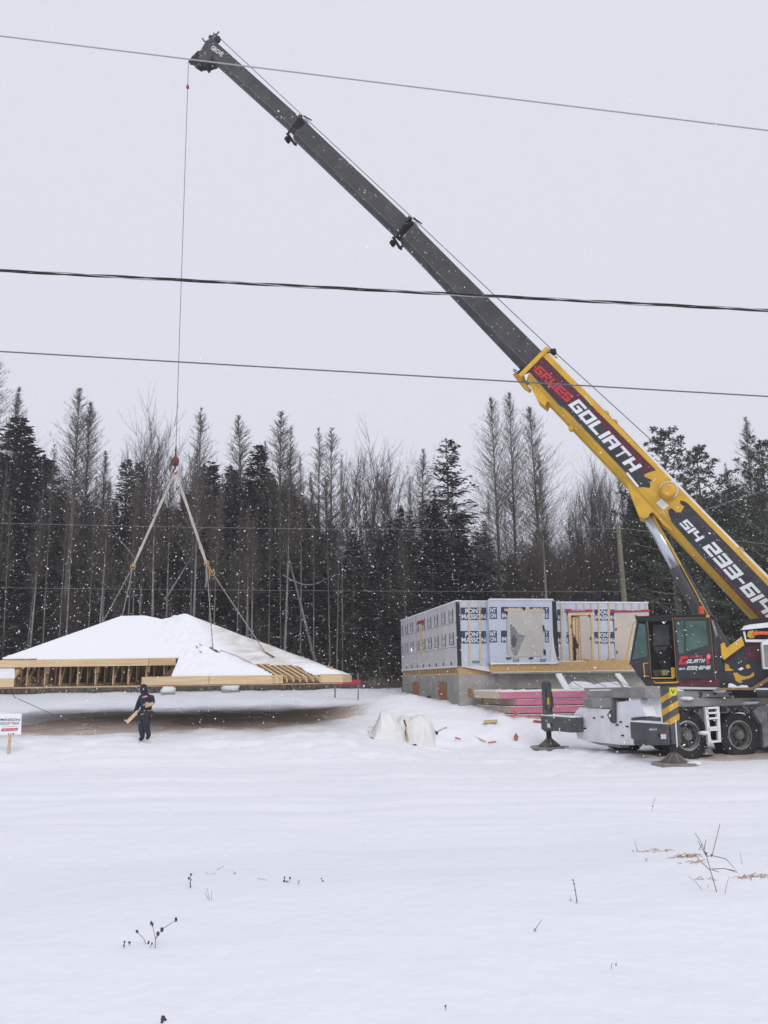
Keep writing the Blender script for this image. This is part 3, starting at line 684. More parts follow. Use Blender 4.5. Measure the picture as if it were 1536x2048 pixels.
# boom head with sheaves
mb = MB()
mb.prism(PB.pts([(437, 88), (422, 72), (410, 84), (398, 104), (396, 116), (404, 124), (421, 119)], .16), nx_*.6, GREY)
mb.prism(PB.pts([(396, 100), (384, 112), (380, 122), (392, 130), (404, 127), (408, 134), (416, 122), (418, 112)], .22), nx_*.45, BLACKM)
mb.build('boom_head', crane, bevel=.02)
for (u, v, r, d) in [(384, 121, .16, .3), (384, 121, .16, .45), (406, 128, .14, .38), (433, 78, .17, .36), (420, 73, .08, .4)]:
    mb = MB(); c = PB.at(u, v, d); mb.lathe(c, nx_, [(0, r), (.02, r), (.03, r*.8), (.06, r*.8), (.07, r), (.09, r)], BLACKM, 20); mb.build('sheave', crane)
mb = MB(); rr = random.Random(3)
for i in range(16):
    u, v = rr.choice([(424, 72), (388, 112), (410, 84), (432, 70), (398, 128)]); p = PB.at(u, v, rr.uniform(.1, .7)); mb.bar(p, p+V((rr.uniform(-.16, .16), rr.uniform(-.1, .1), rr.uniform(-.14, .16))), .045, .045, DARK)
mb.build('head_fitting', crane)
v2, fs = text2d('GROVE', .02); O = PB.at(421, 98, .15); EX = PB.at(443, 114, .15)-O; EY = PB.at(426, 90, .15)-O
mb = MB(); mb.flat(v2, fs, O, EX, EY, DUSTW); mb.build('lettering', crane, recalc=False)
# hoist rope: winch end, over the guides, over the head, down to the hook ball
TIP = PB.at(378, 121, .36)
mb = MB(); top = [PB.at(1600, 1130, .45), PB.at(1476, 1022, .45), PB.at(1300, 878, .45), PB.at(1108, 703, .45), PB.at(834, 444, .40), PB.at(617, 242, .38), PB.at(438, 75, .38)]
mb.tube(top, .014, ROPE, 6); mb.build('hoist_rope', crane)
dn = V((0, 0, -1)); hz_ = P(352, 922, TIP.y).z
u_, v_ = proj((TIP.x, TIP.y, hz_)); print('cable at hook', u_, v_, TIP[:])
RT = V((TIP.x-.02, TIP.y, TIP.z)); HK = V((TIP.x+.07, TIP.y, hz_))
mb = MB(); mb.tube([RT, RT.lerp(HK, .3), RT.lerp(HK, .62), HK+Z*.5], .013, ROPE, 6); mb.build('hoist_rope', crane)
mb = MB(); p = RT.lerp(HK, .071); mb.lathe(p-Z*.13, Z, [(0, .02), (.03, .06), (.09, .07), (.16, .05), (.24, .015)], RED, 12); mb.build('trip_weight', crane)
HOOKM = M('rusty_red_ball', (.16, .03, .02), (.09, .03, .02), 6, .6)
hook = MB(); hook.lathe(HK-Z*.22, Z, [(0, .03), (.02, .09), (.10, .135), (.2, .15), (.3, .135), (.38, .085), (.42, .04), (.5, .035), (.8, .03)], HOOKM, 20); hk = hook.build('hook_ball', crane, smooth=True)
mb = MB(); mb.tube([HK-Z*.2+fx*0, HK-Z*.3, HK-Z*.36+fx*.09, HK-Z*.45+fx*.09, HK-Z*.52, HK-Z*.47-fx*.08, HK-Z*.40-fx*.09], [.04, .04, .035, .035, .035, .03, .015], HOOKM, 8); mb.build('hook', hk, smooth=True)
# lift cylinder
mb = MB(); a0, a1 = PB.at(1297, 1034, .46), PB.at(1353, 1135, .46); mb.tube([a0, a1+(a1-a0)*.1], .185, STEEL, 24); mb.build('cylinder_rod', crane, smooth=True)
mb = MB(); b1 = PB.at(1412, 1240, .46); mb.tube([a1, b1, b1+(b1-a1)*.9], [.24, .25, .25], DARK, 24); mb.build('cylinder_barrel', crane)
mb = MB(); c0, c1 = PB.at(1307, 1034, .30), PB.at(1362, 1130, .30); mb.bar(c0, c1, .05, .07, YEL, nx_); mb.bar(PB.at(1362, 1130, .2), PB.at(1424, 1245, .2), .03, .05, YEL, nx_); mb.build('hose_guard', crane)

# ---------------- cab
DEEP = .98
def cabp(mb, px, mat, off=0, d=DEEP): mb.prism(PC.pts(px, off), nx_*d, mat); return mb
cab = MB(); OCH = M('ochre_trim', (.30, .17, .04), None)
cabp(cab, [(1259, 1327), (1264, 1321), (1296, 1314), (1303, 1357), (1353, 1361), (1431, 1360), (1446, 1332), (1448, 1336), (1438, 1375), (1292, 1372)], BLKP)
cabp(cab, [(1273, 1243), (1269, 1229), (1275, 1232), (1421, 1229.5), (1431, 1237), (1423, 1241)], BLACKM)          # roof
cabp(cab, [(1290, 1243), (1296, 1243), (1303, 1357), (1296, 1314)], BLKP, 0, .05)       # A pillar
cabp(cab, [(1423, 1240), (1431, 1237), (1444, 1323), (1447, 1333), (1432, 1360)], BLKP, 0, .08)  # rear pillar
cabp(cab, [(1273, 1243), (1259, 1327), (1262, 1327), (1276.5, 1243)], BLKP, 0, .05)       # front post
cabp(cab, [(1273, 1243), (1259, 1327), (1262, 1327), (1276.5, 1243)], BLKP, DEEP-.05, .05)
cabp(cab, [(1421, 1241), (1431, 1237), (1446, 1330), (1432, 1360)], BLKP, DEEP-.08, .08)
cabp(cab, [(1340, 1241), (1346, 1241), (1353, 1360), (1347, 1360)], BLACKM, DEEP-.05, .05)
cab_o = cab.build('cab_body', crane, bevel=.012)
mb = MB(); cabp(mb, [(1275, 1243), (1421, 1241), (1432, 1360), (1303, 1357), (1262, 1327)], BLACKM, DEEP*.55, .03); 
mb.prism([PC.at(1320, 1300, .35), PC.at(1340, 1300, .35), PC.at(1342, 1340, .35), PC.at(1322, 1342, .35)], nx_*.4, BLACKM)
mb.prism([PC.at(1305, 1340, .35), PC.at(1341, 1338, .35), PC.at(1342, 1352, .35), PC.at(1308, 1353, .35)], nx_*.4, DARK)
mb.build('cab_interior', crane)
mb = MB(); mb.prism(PC.pts([(1306, 1249), (1338, 1250), (1339, 1290), (1318, 1315), (1306, 1292)], .50), nx_*.012, M('seen_through_window', (.10, .12, .13), (.05, .05, .055), 4, .4)); mb.tube(PC.pts([(1305, 1294), (1318, 1316), (1342, 1309)], .30), .022, BLACKM); mb.tube(PC.pts([(1306, 1293), (1340, 1291)], .30), .018, BLACKM)
mb.tube(PC.pts([(1330, 1304), (1338, 1300), (1344, 1309)], .28), .02, BLACKM); mb.build('steering_console', crane)
mb = MB(); mb.prism(PC.pts([(1323, 1340), (1335, 1340), (1336, 1350), (1324, 1351)], .2), nx_*.1, M('dull_yellow_box', (.30, .27, .12), None)); mb.prism(PC.pts([(1342, 1335), (1350, 1335), (1351, 1355), (1343, 1355)], .05), nx_*.1, YEL); mb.build('pedal_box', crane)
gw = MB(); gw.prism(PC.pts([(1278, 1246), (1290, 1249), (1296, 1313), (1264, 1320)], .015), nx_*.012, GLASS); gw.build('side_window', crane)
mb = MB(); mb.prism([PC.at(1275, 1243, .04), PC.at(1275, 1243, DEEP-.04), PC.at(1261, 1327, DEEP-.04), PC.at(1261, 1327, .04)], fx*-.012, GLASS); mb.build('windscreen', crane)
# sliding door
dr = MB(); DO = -.045
fr_ = [((1345, 1236.5), (1350, 1236.5), (1362, 1360), (1354, 1360)), ((1412, 1236), (1419, 1235), (1431, 1359), (1424, 1358)), ((1350, 1236.5), (1412, 1236), (1412.5, 1241), (1350.5, 1242))]
for q in fr_: dr.prism(PC.pts(q, DO), nx_*.04, BLKP)
dr.prism(PC.pts([(1355.6, 1301), (1359.5, 1308), (1418, 1289), (1424, 1357), (1361.5, 1359)], DO+.002), nx_*.036, BLKP)
door = dr.build('cab_door', crane, bevel=.006)
mb = MB(); mb.prism(PC.pts([(1350.5, 1242), (1412.5, 1241), (1418, 1289), (1359.5, 1308), (1356, 1301)], DO+.015), nx_*.01, GLASS); mb.build('door_window', door)
mb = MB(); mb.bar(PC.at(1369, 1241, DO-.005), PC.at(1371, 1303, DO-.005), .02, .03, BLACKM, nx_); mb.build('window_divider', door)
mb = MB(); 
for q in ([(1345, 1237), (1354, 1360)], [(1419, 1235), (1431, 1359)], [(1345, 1236.5), (1419, 1235)]): mb.bar(PC.at(*q[0], DO-.01), PC.at(*q[1], DO-.01), .013, .012, OCH, nx_)
mb.build('door_edge_trim', door)
mb = MB()
mb.prism(PC.pts([(1357, 1329), (1361, 1313), (1376, 1312), (1375, 1317), (1366, 1317.5), (1364, 1325), (1369, 1325), (1369.5, 1321), (1374, 1321), (1373, 1329)], DO-.006), nx_*.004, REDL)
mb.prism(PC.pts([(1412, 1311), (1416, 1306), (1421, 1309), (1422, 1316), (1418, 1320), (1419, 1327), (1414, 1328), (1412, 1320)], DO-.006), nx_*.004, REDL)
mb.prism(PC.pts([(1414.5, 1312), (1417, 1308.5), (1420.3, 1312), (1419.5, 1317), (1417, 1315.5), (1416, 1319)], DO-.010), nx_*.003, M('pink_white_emblem', (.62, .35, .36), None)); mb.build('logo_emblem', door)
def cabtext(t, BL, BR, TL, mat, sl=.2):
    v2, fs = block2d(t, sl); O = PC.at(*BL, DO-.012); EX = PC.at(*BR, DO-.012)-O; EY = PC.at(*TL, DO-.012)-O; mb = MB(); mb.flat(v2, fs, O, EX, EY, mat); mb.build('lettering', door, recalc=False)
cabtext('OLIATH', (1373, 1326.5), (1409, 1325), (1375, 1319.0), WHITE)
cabtext('GRUES', (1380, 1316), (1405, 1315), (1381, 1311.5), REDL)
cabtext('514', (1357.5, 1340), (1370, 1339.5), (1358, 1336), WHITE)
cabtext('233-6146', (1373, 1339.8), (1421, 1338.5), (1374, 1332.5), WHITE)
mb = MB(); mb.prism(PC.pts([(1350, 1366), (1366, 1347), (1400, 1345), (1418, 1352), (1436, 1350), (1438, 1373), (1345, 1373)], -.004), nx_*.003, MAROON); mb.build('maroon_panel', crane)
for pts in ([(1296, 1326), (1287, 1327), (1289, 1351), (1298, 1353)], [(1307, 1362), (1311, 1366), (1353, 1365), (1357, 1361)]):
    mb = MB(); mb.tube([PC.at(*pts[0], 0)]+PC.pts(pts[1:3], -.09)+[PC.at(*pts[3], 0)], .02, YEL); mb.build('grab_handle', crane, smooth=True)
mb = MB(); mb.bar(PC.at(1295, 1242, -.01), PC.at(1303, 1358, -.01), .013, .012, OCH, nx_); mb.bar(PC.at(1303, 1356, -.02), PC.at(1348, 1356, -.02), .03, .05, YEL, nx_); mb.build('doorway_trim', crane)
mb = MB(); mb.prism(PC.pts([(1412, 1230), (1419, 1230), (1419, 1234), (1412, 1234)], -.06), nx_*.1, YEL); mb.build('door_latch', crane)
mb = MB(); mb.tube(PC.pts([(1273, 1244), (1266, 1247), (1252, 1318), (1256, 1319)], .1), .017, YEL); mb.build('mirror_bracket', crane)
mb = MB(); c = PC.at(1403, 1228, .45); mb.lathe(c, Z, [(0, .09), (.03, .09), (.04, .075), (.20, .07), (.22, .04)], M('orange_beacon', (.65, .09, .02), None, rough=.3), 16); mb.build('beacon', crane)
mb = MB(); mb.prism(PC.pts([(1422.5, 1241), (1426, 1240), (1436, 1270), (1432, 1275)], -.01), nx_*.02, DUSTG); mb.build('rear_quarter_window', crane)

# ---------------- turret body right of the cab
PT = PC.shift(.22)
def trt(name, px, mat, off, d, bevel=0, label=None): mb = MB(); mb.prism(PT.pts(px, off), nx_*d, mat); return mb.build(name, crane, bevel=bevel, label=label)
trt('turret', [(1440, 1376), (1440, 1336), (1447, 1320), (1480, 1300), (1490, 1283), (1560, 1280), (1660, 1270), (1660, 1376)], BLKP, 0, 2.0, .02)
trt('maroon_panel', [(1492, 1293), (1527, 1290), (1529, 1321), (1512, 1321), (1491, 1312)], MAROON, -.006, .003)
trt('yellow_arm', [(1441, 1288), (1449, 1284), (1453, 1296), (1484, 1275), (1489, 1290), (1448, 1320), (1443, 1312)], YEL, -.35, .3, .01)
trt('snow_cap', [(1454, 1295.5), (1484, 1273.5), (1484, 1276), (1454, 1298)], LUMPSNOW, -.33, .26)
for q in ([(1450, 1327), (1457, 1329), (1459, 1336), (1468, 1341), (1450, 1342)], [(1466, 1346), (1474, 1345), (1480, 1350), (1490, 1353), (1500, 1351), (1508, 1343), (1508, 1352), (1498, 1357), (1481, 1361), (1486, 1364), (1480, 1366), (1472, 1362)], [(1491, 1331), (1497, 1328), (1502, 1335), (1494, 1338)]):
    trt('torn_yellow_patch', q, YEL, -.006, .003)
trt('snow_patch', [(1456, 1375), (1458, 1367), (1464, 1367), (1476, 1373), (1484, 1370), (1495, 1371), (1498, 1376)], LUMPSNOW, -.25, .2)
trt('snow_patch', [(1476, 1339), (1483, 1334), (1488, 1337), (1482, 1341)], LUMPSNOW, -.06, .05)
trt('deck_edge', [(1436, 1376), (1504, 1375), (1560, 1340), (1560, 1348), (1508, 1380), (1436, 1380)], M('worn_ochre_paint', (.30, .18, .06), (.20, .12, .05), 3, .6), -.30, .3)
trt('equipment_bin', [(1484, 1262), (1486, 1240), (1600, 1228), (1600, 1285), (1494, 1284)], BLACKM, -.08, .5, .01)
trt('bin_frame', [(1486, 1263), (1490, 1263), (1493, 1279), (1600, 1279), (1600, 1285), (1491, 1284)], WHITE, -.14, .05)
trt('snow_cap', [(1483, 1259), (1488, 1252), (1500, 1249), (1536, 1245), (1600, 1238), (1600, 1246), (1536, 1255), (1486, 1260)], LUMPSNOW, -.16, .7, .01)
trt('winch_drum', [(1494, 1272), (1496, 1263), (1506, 1260), (1512, 1266), (1508, 1276), (1500, 1277)], YEL, -.13, .05, .01)
mb = MB(); mb.tube(PT.pts([(1507, 1268), (1520, 1266), (1545, 1267), (1600, 1262)], -.18), .05, M('orange_web_strap', (.75, .12, .04), None)); mb.build('orange_strap', crane)
trt('grey_cabinet', [(1523, 1286), (1536, 1278), (1640, 1272), (1640, 1340), (1527, 1338)], DUSTW, -.40, .4, .012)
trt('cabinet_door', [(1527, 1290), (1630, 1284), (1630, 1332), (1530, 1334)], DUSTG, -.415, .012)
trt('yellow_frame', [(1522, 1247), (1560, 1222), (1600, 1222), (1600, 1250)], YEL, .1, .3)
trt('counterweight', [(1600, 1200), (1700, 1190), (1700, 1378), (1640, 1378)], BLKP, -.1, 2.2, .03)

# ---------------- carrier: frame, deck, wheels
WID = 2.75
def onside(px, off=0): return PS.pts(px, off)
def side(name, px, mat, off, d, bevel=.006, label=None): mb = MB(); mb.prism(PS.pts(px, off), bx*d, mat); return mb.build(name, crane, bevel=bevel, label=label)
side('chassis_frame', [(1262, 1420), (1660, 1416), (1660, 1476), (1300, 1480), (1262, 1470)], DARK, .55, 1.6)
side('deck_beam', [(1300, 1382), (1463, 1382.5), (1470, 1394), (1300, 1396)], DUSTG, -.02, .3)
side('deck_beam', [(1331, 1397.5), (1660, 1394), (1660, 1406), (1331, 1414.5)], DUSTG, -.05, .35)
side('deck', [(1296, 1378), (1660, 1381), (1660, 1400), (1296, 1394)], DUSTG, .25, 2.2)
side('deck_box', [(1463, 1382), (1512, 1382), (1516, 1394), (1468, 1394)], BLACKM, .05, .3)
side('snow_cap', [(1312, 1378), (1350, 1377), (1368, 1380.5), (1368, 1382), (1312, 1382)], LUMPSNOW, 0, .5)
side('rear_panel', [(1300, 1384), (1334, 1384), (1333, 1446), (1316, 1446), (1302, 1436), (1292, 1412)], DUSTW, -.03, .3)
side('mudguard', [(1349, 1413), (1660, 1406), (1660, 1424), (1349, 1428)], DUSTG, .18, .25)
side('mudguard', [(1396, 1415), (1412, 1414), (1414, 1488), (1407, 1486), (1404, 1452)], DUSTG, .10, .12)
side('mudguard', [(1500, 1413), (1534, 1410), (1540, 1490), (1528, 1496), (1524, 1450)], DUSTS, .06, .5)
side('mudguard', [(1464, 1412), (1482, 1411), (1492, 1428), (1466, 1428)], DARK, .12, .2)
side('snow_cap', [(1468, 1427), (1480, 1424), (1488, 1425), (1493, 1430), (1478, 1427)], LUMPSNOW, .08, .3)
side('axle_housing', [(1410, 1497), (1420, 1495), (1430, 1510), (1404, 1510)], DUSTG, .3, .3)
# wheels
RIMD = M('dark_rim_recess', (.075, .07, .062), (.13, .125, .11), 9, .8)
def wheel(c, R0, label=None):
    mb = MB(); nn = bx
    prof = [(0, R0*.60), (-.03, R0*.66), (-.045, R0*.80), (-.03, R0*.93), (.02, R0*.985), (.08, R0), (.30, R0), (.36, R0*.985), (.38, R0*.9), (.38, R0*.5), (.2, R0*.5)]
    mb.lathe(c, nn, prof+[(0, R0*.58)], BLK, 40, False)
    for i in range(44):   # tread lugs
        t = 2*math.pi*i/44; rad = V((0, 0, 1))*math.sin(t)+ax*math.cos(t); tg = V((0, 0, 1))*math.cos(t)-ax*math.sin(t)
        mb.box(c+nn*(.08 if i % 2 else .27)+rad*(R0-.005), tg*.055, nn*.19, rad*.035, BLK)
        mb.box(c+nn*.0+rad*(R0*.94), tg*.05, nn*.05, rad*.07, BLK)
    w = mb.build('wheel', crane, label=label)
    rm = MB(); rm.lathe(c, nn, [(-.02, R0*.615), (-.045, R0*.585), (-.04, R0*.55), (.06, R0*.53), (.07, R0*.51)], DUSTS, 36, False)
    rm.lathe(c, nn, [(.065, R0*.52), (.16, R0*.47), (.12, R0*.2), (.14, R0*.19)], RIMD, 36, False)
    rm.lathe(c, nn, [(.09, R0*.22), (.02, R0*.215), (-.03, R0*.20), (-.045, R0*.17), (-.05, R0*.06)], RIM, 24); rm.build('rim', w)
    hl = MB()
    for i in range(8):
        t = 2*math.pi*i/8+.2; rad = Z*math.sin(t)+ax*math.cos(t); hl.lathe(c+rad*R0*.40+nn*.12, nn, [(0, .045), (.01, .045)], BLACKM, 10)
    for i in range(10):
        t = 2*math.pi*i/10; rad = Z*math.sin(t)+ax*math.cos(t); hl.lathe(c+rad*R0*.29+nn*.07, nn, [(0, .016), (.03, .016)], DUSTG, 6)
    hl.build('wheel_bolts', w)
for u, vv in ((1375, 1471.5), (1479, 1470)):
    c = PS.at(u, vv, .12); wheel(c, .675)
wheel(PS.at(1590, 1469, .12), .675)
for u in (1255, 1338):   # far-side pair seen under the frame
    c = PS.at(u+ (0), 1470, 2.3); wheel(V((c.x, c.y, .64)), .675, 'wheel on the far side seen under the frame')
# ladder between the wheels
mb = MB(); L0 = [((1411, 1414), (1418, 1486)), ((1434, 1413), (1438, 1484))]
for p, q in L0: mb.bar(PS.at(*p, -.12), PS.at(*q, -.14), .08, .09, DUSTW, ax)
for t in (.03, .17, .32, .58, .64, .97):
    a_, b_ = PS.at(1411+7*t, 1414+72*t, -.13), PS.at(1434+4*t, 1413+71*t, -.13); mb.bar(a_, b_, .16, .05, DUSTW)
mb.build('ladder', crane)
mb = MB(); mb.blob(PS.at(1408, 1466, -.1), .16, .1, .06, LUMPSNOW); mb.build('snow_clump', crane)
# grip hook painted mark and number plate-like reflector on the beam
mb = MB(); mb.tube(PS.pts([(1398, 1386), (1403, 1386), (1404, 1390), (1399, 1393), (1404, 1395)], -.05), .02, BLACKM); mb.build('deck_hook', crane)

rr = random.Random(21)
for i in range(9):
    u0 = rr.uniform(1350, 1480); a_ = PS.at(u0, 1412, -.03); b_ = PS.at(u0+rr.uniform(14, 40), 1413, -.03); mb = MB(); mb.tube([a_, a_.lerp(b_, .5)-Z*rr.uniform(.08, .22), b_], .016, BLACKM, 6); mb.build('hydraulic_hose', crane, smooth=True)
for u_i, v_i, w_i in ((1358, 1418, .2), (1390, 1421, .15), (1446, 1419, .2), (1462, 1389, .1), (1345, 1388, .08), (1430, 1388, .07)):
    mb = MB(); mb.box(PS.at(u_i, v_i, -.04), ax*w_i, bx*.08, Z*w_i*.6, BLACKM if u_i % 4 else DARK); mb.build('fitting', crane, bevel=.008)
for u_i, v_i, w_i in ((1440, 1381, .2), (1500, 1405, .25), (1372, 1397, .2), (1303, 1446, .14)):
    mb = MB(); mb.blob(PS.at(u_i, v_i, -.06), w_i, .1, .05, LUMPSNOW, 10, 7, .6, u_i); mb.build('snow_clump', crane, smooth=True)

# ---------------- rear outrigger housing (seen end on)
def rear(name, px, mat, off, d, bevel=.006, label=None): mb = MB(); mb.prism(PR.pts(px, off), ax*d, mat); return mb.build(name, crane, bevel=bevel, label=label)
rear('outrigger_housing', [(1147, 1429), (1152, 1421), (1160, 1415), (1185, 1416), (1222, 1418), (1224, 1399), (1232, 1404), (1262, 1434), (1268, 1490.5), (1240, 1490), (1177, 1483), (1155, 1477), (1150, 1460)], DUSTW, 0, .45, .015)
rear('corner_post', [(1262, 1436.6), (1291, 1435), (1293, 1491), (1268.6, 1490.5)], DARK, -.02, .5)
rear('snowy_ramp', [(1233, 1404.5), (1279, 1399), (1292, 1433), (1263, 1435.5)], LUMPSNOW, .02, .35)
rear('deck_box', [(1222, 1376), (1290, 1377), (1292, 1397), (1222, 1395)], DUSTG, -.04, .9)
rear('deck_box', [(1167, 1376), (1222, 1375), (1222, 1394), (1175, 1396)], DUSTG, .0, .6)
rear('deck_box', [(1168, 1397), (1222, 1395), (1222, 1416), (1168, 1415)], DUSTG, -.06, .6)
rear('snow_cap', [(1178, 1379.5), (1221, 1378.5), (1221, 1381), (1178, 1382)], LUMPSNOW, -.03, .1)
rear('lower_skirt', [(1176, 1483), (1240, 1490), (1240, 1496), (1200, 1490)], DUSTG, .05, .3)
mb = MB()
for (u, v) in [(1188, 1436), (1204, 1434), (1241, 1444), (1234, 1450), (1254, 1453), (1245, 1471), (1170, 1457)]: mb.box(PR.at(u, v, -.02), bx*.10, ax*.03, Z*.04, BLACKM)
mb.build('housing_bolt', crane)
mb = MB(); mb.prism(PR.pts([(1214, 1430), (1220, 1420), (1226, 1416), (1226, 1447), (1221, 1444)], -.05), ax*.045, DARK); mb.bar(PR.at(1229, 1400, -.06), PR.at(1229, 1446, -.06), .07, .07, DARK, ax); c = PR.at(1220, 1431, -.06); mb.lathe(c, ax, [(0, .055), (-.01, .055)], WHITE, 14); mb.build('bracket', crane)
mb = MB(); c = PR.at(1169, 1432, 0); mb.lathe(c, -ax, [(0, .09), (.02, .09), (.03, .06)], DUSTW, 14); c = PR.at(1178, 1428, 0); mb.lathe(c, -ax, [(0, .11), (.02, .10)], DUSTW, 14); mb.build('round_cover', crane)
mb = MB(); mb.prism(PR.pts([(1270, 1441), (1277, 1440), (1276, 1449), (1272, 1450)], -.03), ax*.008, REDL); mb.build('red_marker_light', crane)
side('dark_step', [(1285, 1428), (1312, 1432), (1314, 1446), (1290, 1446)], DARK, -.02, .3)
side('snow_cap', [(1283, 1420), (1300, 1430), (1312, 1434), (1296, 1434)], LUMPSNOW, -.04, .3)
# near outrigger beam and jack
JN = PG(1349, 1529); JF = PG(1099, 1495)
print('jacks', JN[:], JF[:], (JN-JF).length)
ob = (JF-JN); ob.z = 0; ob.normalize()
PJ = Plane(JN, V((ob.y, -ob.x, 0)) if ob.y*0+V((ob.y, -ob.x, 0)).x > 0 else V((-ob.y, ob.x, 0)))
axo = PJ.n   # points towards +x (away from rear)
beam = MB(); z0, z1 = .56, 1.08
zt = PJ.at(1335, 1450).z; zb = PJ.at(1335, 1490).z
for nm, A, B in (('outrigger_beam', JN-ob*.1, JN+ob*1.45), ('outrigger_beam', JF+ob*.1, JF-ob*1.7)):
    mb = MB(); c = (A+B)/2; c = V((c.x, c.y, (.56+1.0)/2)); mb.box(c, (B-A).xy.to_3d(), axo*.42, Z*.44, DARK); bo = mb.build(nm, crane, bevel=.015)
    sn = MB(); sn.box(c+Z*.235, (B-A).xy.to_3d()*.98, axo*.40, Z*.03, LUMPSNOW); sn.build('snow_cap', bo)
    near = nm and (A-JN).length < 1
    e = A if near else A
    sgn = -1 if near else 1
def jack(J, near):
    J = V((J.x, J.y, hz(J.x, J.y))); mb = MB()
    w = .30 if near else .24; top = 1.93 if near else 2.0
    mb.box(J+Z*((.50+top)/2), ob*w, axo*w, Z*(top-.50), DARK)
    j = mb.build('jack_leg', crane, bevel=.012)
    if near:
        st = MB(); fo = J-axo*(w/2)-ob*(w/2)
        for face in (0, 1):
            nrm = -ob if face == 0 else -axo; al = axo if face == 0 else ob; c = J+nrm*(w/2+.003)
            for k in range(3):
                zb = .98+.32*k; q = (0, .13) if face == 0 else (0, -.13); st.prism([c-al*w/2+Z*(zb+q[0]), c+al*w/2+Z*(zb+q[1]), c+al*w/2+Z*(zb+q[1]+.15), c-al*w/2+Z*(zb+q[0]+.15)], nrm*.003, YEL)
        st.build('hazard_stripes', j)
        bd = MB(); bd.box(J-ob*(w/2+.012)+Z*(top-.13), axo*.20, ob*.008, Z*.20, M('lime_badge', (.60, .62, .05), None)); 
        c = J-ob*(w/2+.022)+Z*(top-.13); bd.bar(c-axo*.05+Z*.05, c-Z*.05, .02, .004, BLACKM, ob); bd.bar(c+axo*.05+Z*.05, c-Z*.05, .02, .004, BLACKM, ob); bd.build('number_badge', j)
    else:
        st = MB(); st.tube([J-ob*.16+Z*1.85-axo*.1, J-ob*.2-axo*.14+Z*1.5, J-ob*.13-axo*.14+Z*1.15], .02, BLACKM); st.tube([J+axo*.1-ob*.13+Z*1.75, J+axo*.12-ob*.17+Z*1.3, J-ob*.12+Z*1.1], .02, BLACKM); st.build('hydraulic_hose', j)
        st = MB(); st.box(J-ob*.125+Z*1.45-axo*.05, axo*.1, ob*.02, Z*.22, YEL); st.build('yellow_label', j)
        st = MB(); st.lathe(J+Z*2.0, Z, [(0, .15), (.05, .15), (.06, .10), (.09, .09)], DARK, 16); st.build('jack_cap', j)
    mb = MB(); mb.lathe(J+Z*.18, Z, [(0, .085), (.35, .085)], BLACKM, 16); mb.build('jack_ram', j)
    mb = MB(); mb.lathe(J+Z*.055, Z, [(0, .34), (.03, .33), (.09, .24), (.20, .11), (.24, .10)], M('muddy_foot', (.12, .11, .09), (.07, .06, .05), 6, .85), 20)
    for i in range(8):
        t = 2*math.pi*i/8; r_ = V((math.cos(t), math.sin(t), 0)); mb.prism([J+r_*.10+Z*.28, J+r_*.33+Z*.09, J+r_*.10+Z*.09], V((-r_.y, r_.x, 0))*.02, DUSTG)
    mb.build('jack_foot', j)
    return J
for J, nr in ((JN, 1), (JF, 0)):
    J = jack(J, nr)
    mb = MB(); mb.lathe(J-Z*.03, Z, [(0, .56), (.075, .56), (.085, .52)] if nr else [(0, .62), (.06, .62), (.07, .6)], M('worn_outrigger_mat', (.19, .18, .16), (.27, .265, .25), 4, .9), 28)
    if nr: mb.blob(J+V((.42, -.2, .04)), .2, .15, .06, LUMPSNOW)
    mb.build('outrigger_pad', None, (J.x, J.y, J.z), label='round grey mat under the near striped outrigger jack' if nr else 'snow dusted round mat under the far outrigger jack by the foam stack', cat='outrigger pad', group=None)
# outer box of the near beam with markings
mb = MB(); c = JN+ob*1.0; 
mb.build('x') if False else None
rb = MB(); e = JN-ob*.12
box = MB(); box.prism(PJ.pts([(1291, 1450), (1334, 1450), (1336, 1490), (1293, 1491)], -.24), axo*.06, DARK); bxo = box.build('beam_plate', crane, bevel=.005)
mb = MB(); v2, fs = text2d('GMK4070', .02); O = PJ.at(1298, 1461, -.246); mb.flat(v2, fs, O, PJ.at(1314, 1461, -.246)-O, PJ.at(1298, 1457, -.246)-O, DUSTW); mb.build('lettering', bxo, recalc=False)
mb = MB(); mb.prism(PJ.pts([(1321, 1468), (1332, 1468), (1332, 1478), (1322, 1478)], -.245), axo*.004, WHITE); mb.prism(PJ.pts([(1321, 1466), (1332, 1466), (1332, 1468.5), (1321, 1468.5)], -.25), axo*.004, REDL); mb.build('warning_sticker', bxo)
mb = MB(); mb.lathe(PJ.at(1318, 1471, -.25), axo, [(0, .06), (.006, .06)], BLACKM, 14); mb.build('beam_hole', bxo)
mb = MB(); mb.bar(PJ.at(1351, 1440, -.17), PJ.at(1354.5, 1494, -.17), .02, .02, DUSTW, axo); mb.build('snowy_edge', crane)
# far beam markings
mb = MB(); v2, fs = text2d('NACELLE', .02); O = PJ.at(1104, 1465.5, -.235); mb.flat(v2, fs, O, PJ.at(1116, 1467, -.235)-O, PJ.at(1104, 1460, -.235)-O, DUSTW) if False else None
mb = MB(); mb.prism(PJ.pts([(1094, 1447), (1100.5, 1447.5), (1101, 1455), (1095, 1455)], -.235), axo*.004, WHITE); mb.prism(PJ.pts([(1118, 1456), (1120, 1456), (1120, 1468), (1118, 1468)], -.235), axo*.004, DUSTW); mb.lathe(PJ.at(1102, 1450, -.235), axo, [(0, .05), (-.006, .05)], BLACKM, 12); mb.build('warning_sticker', crane)
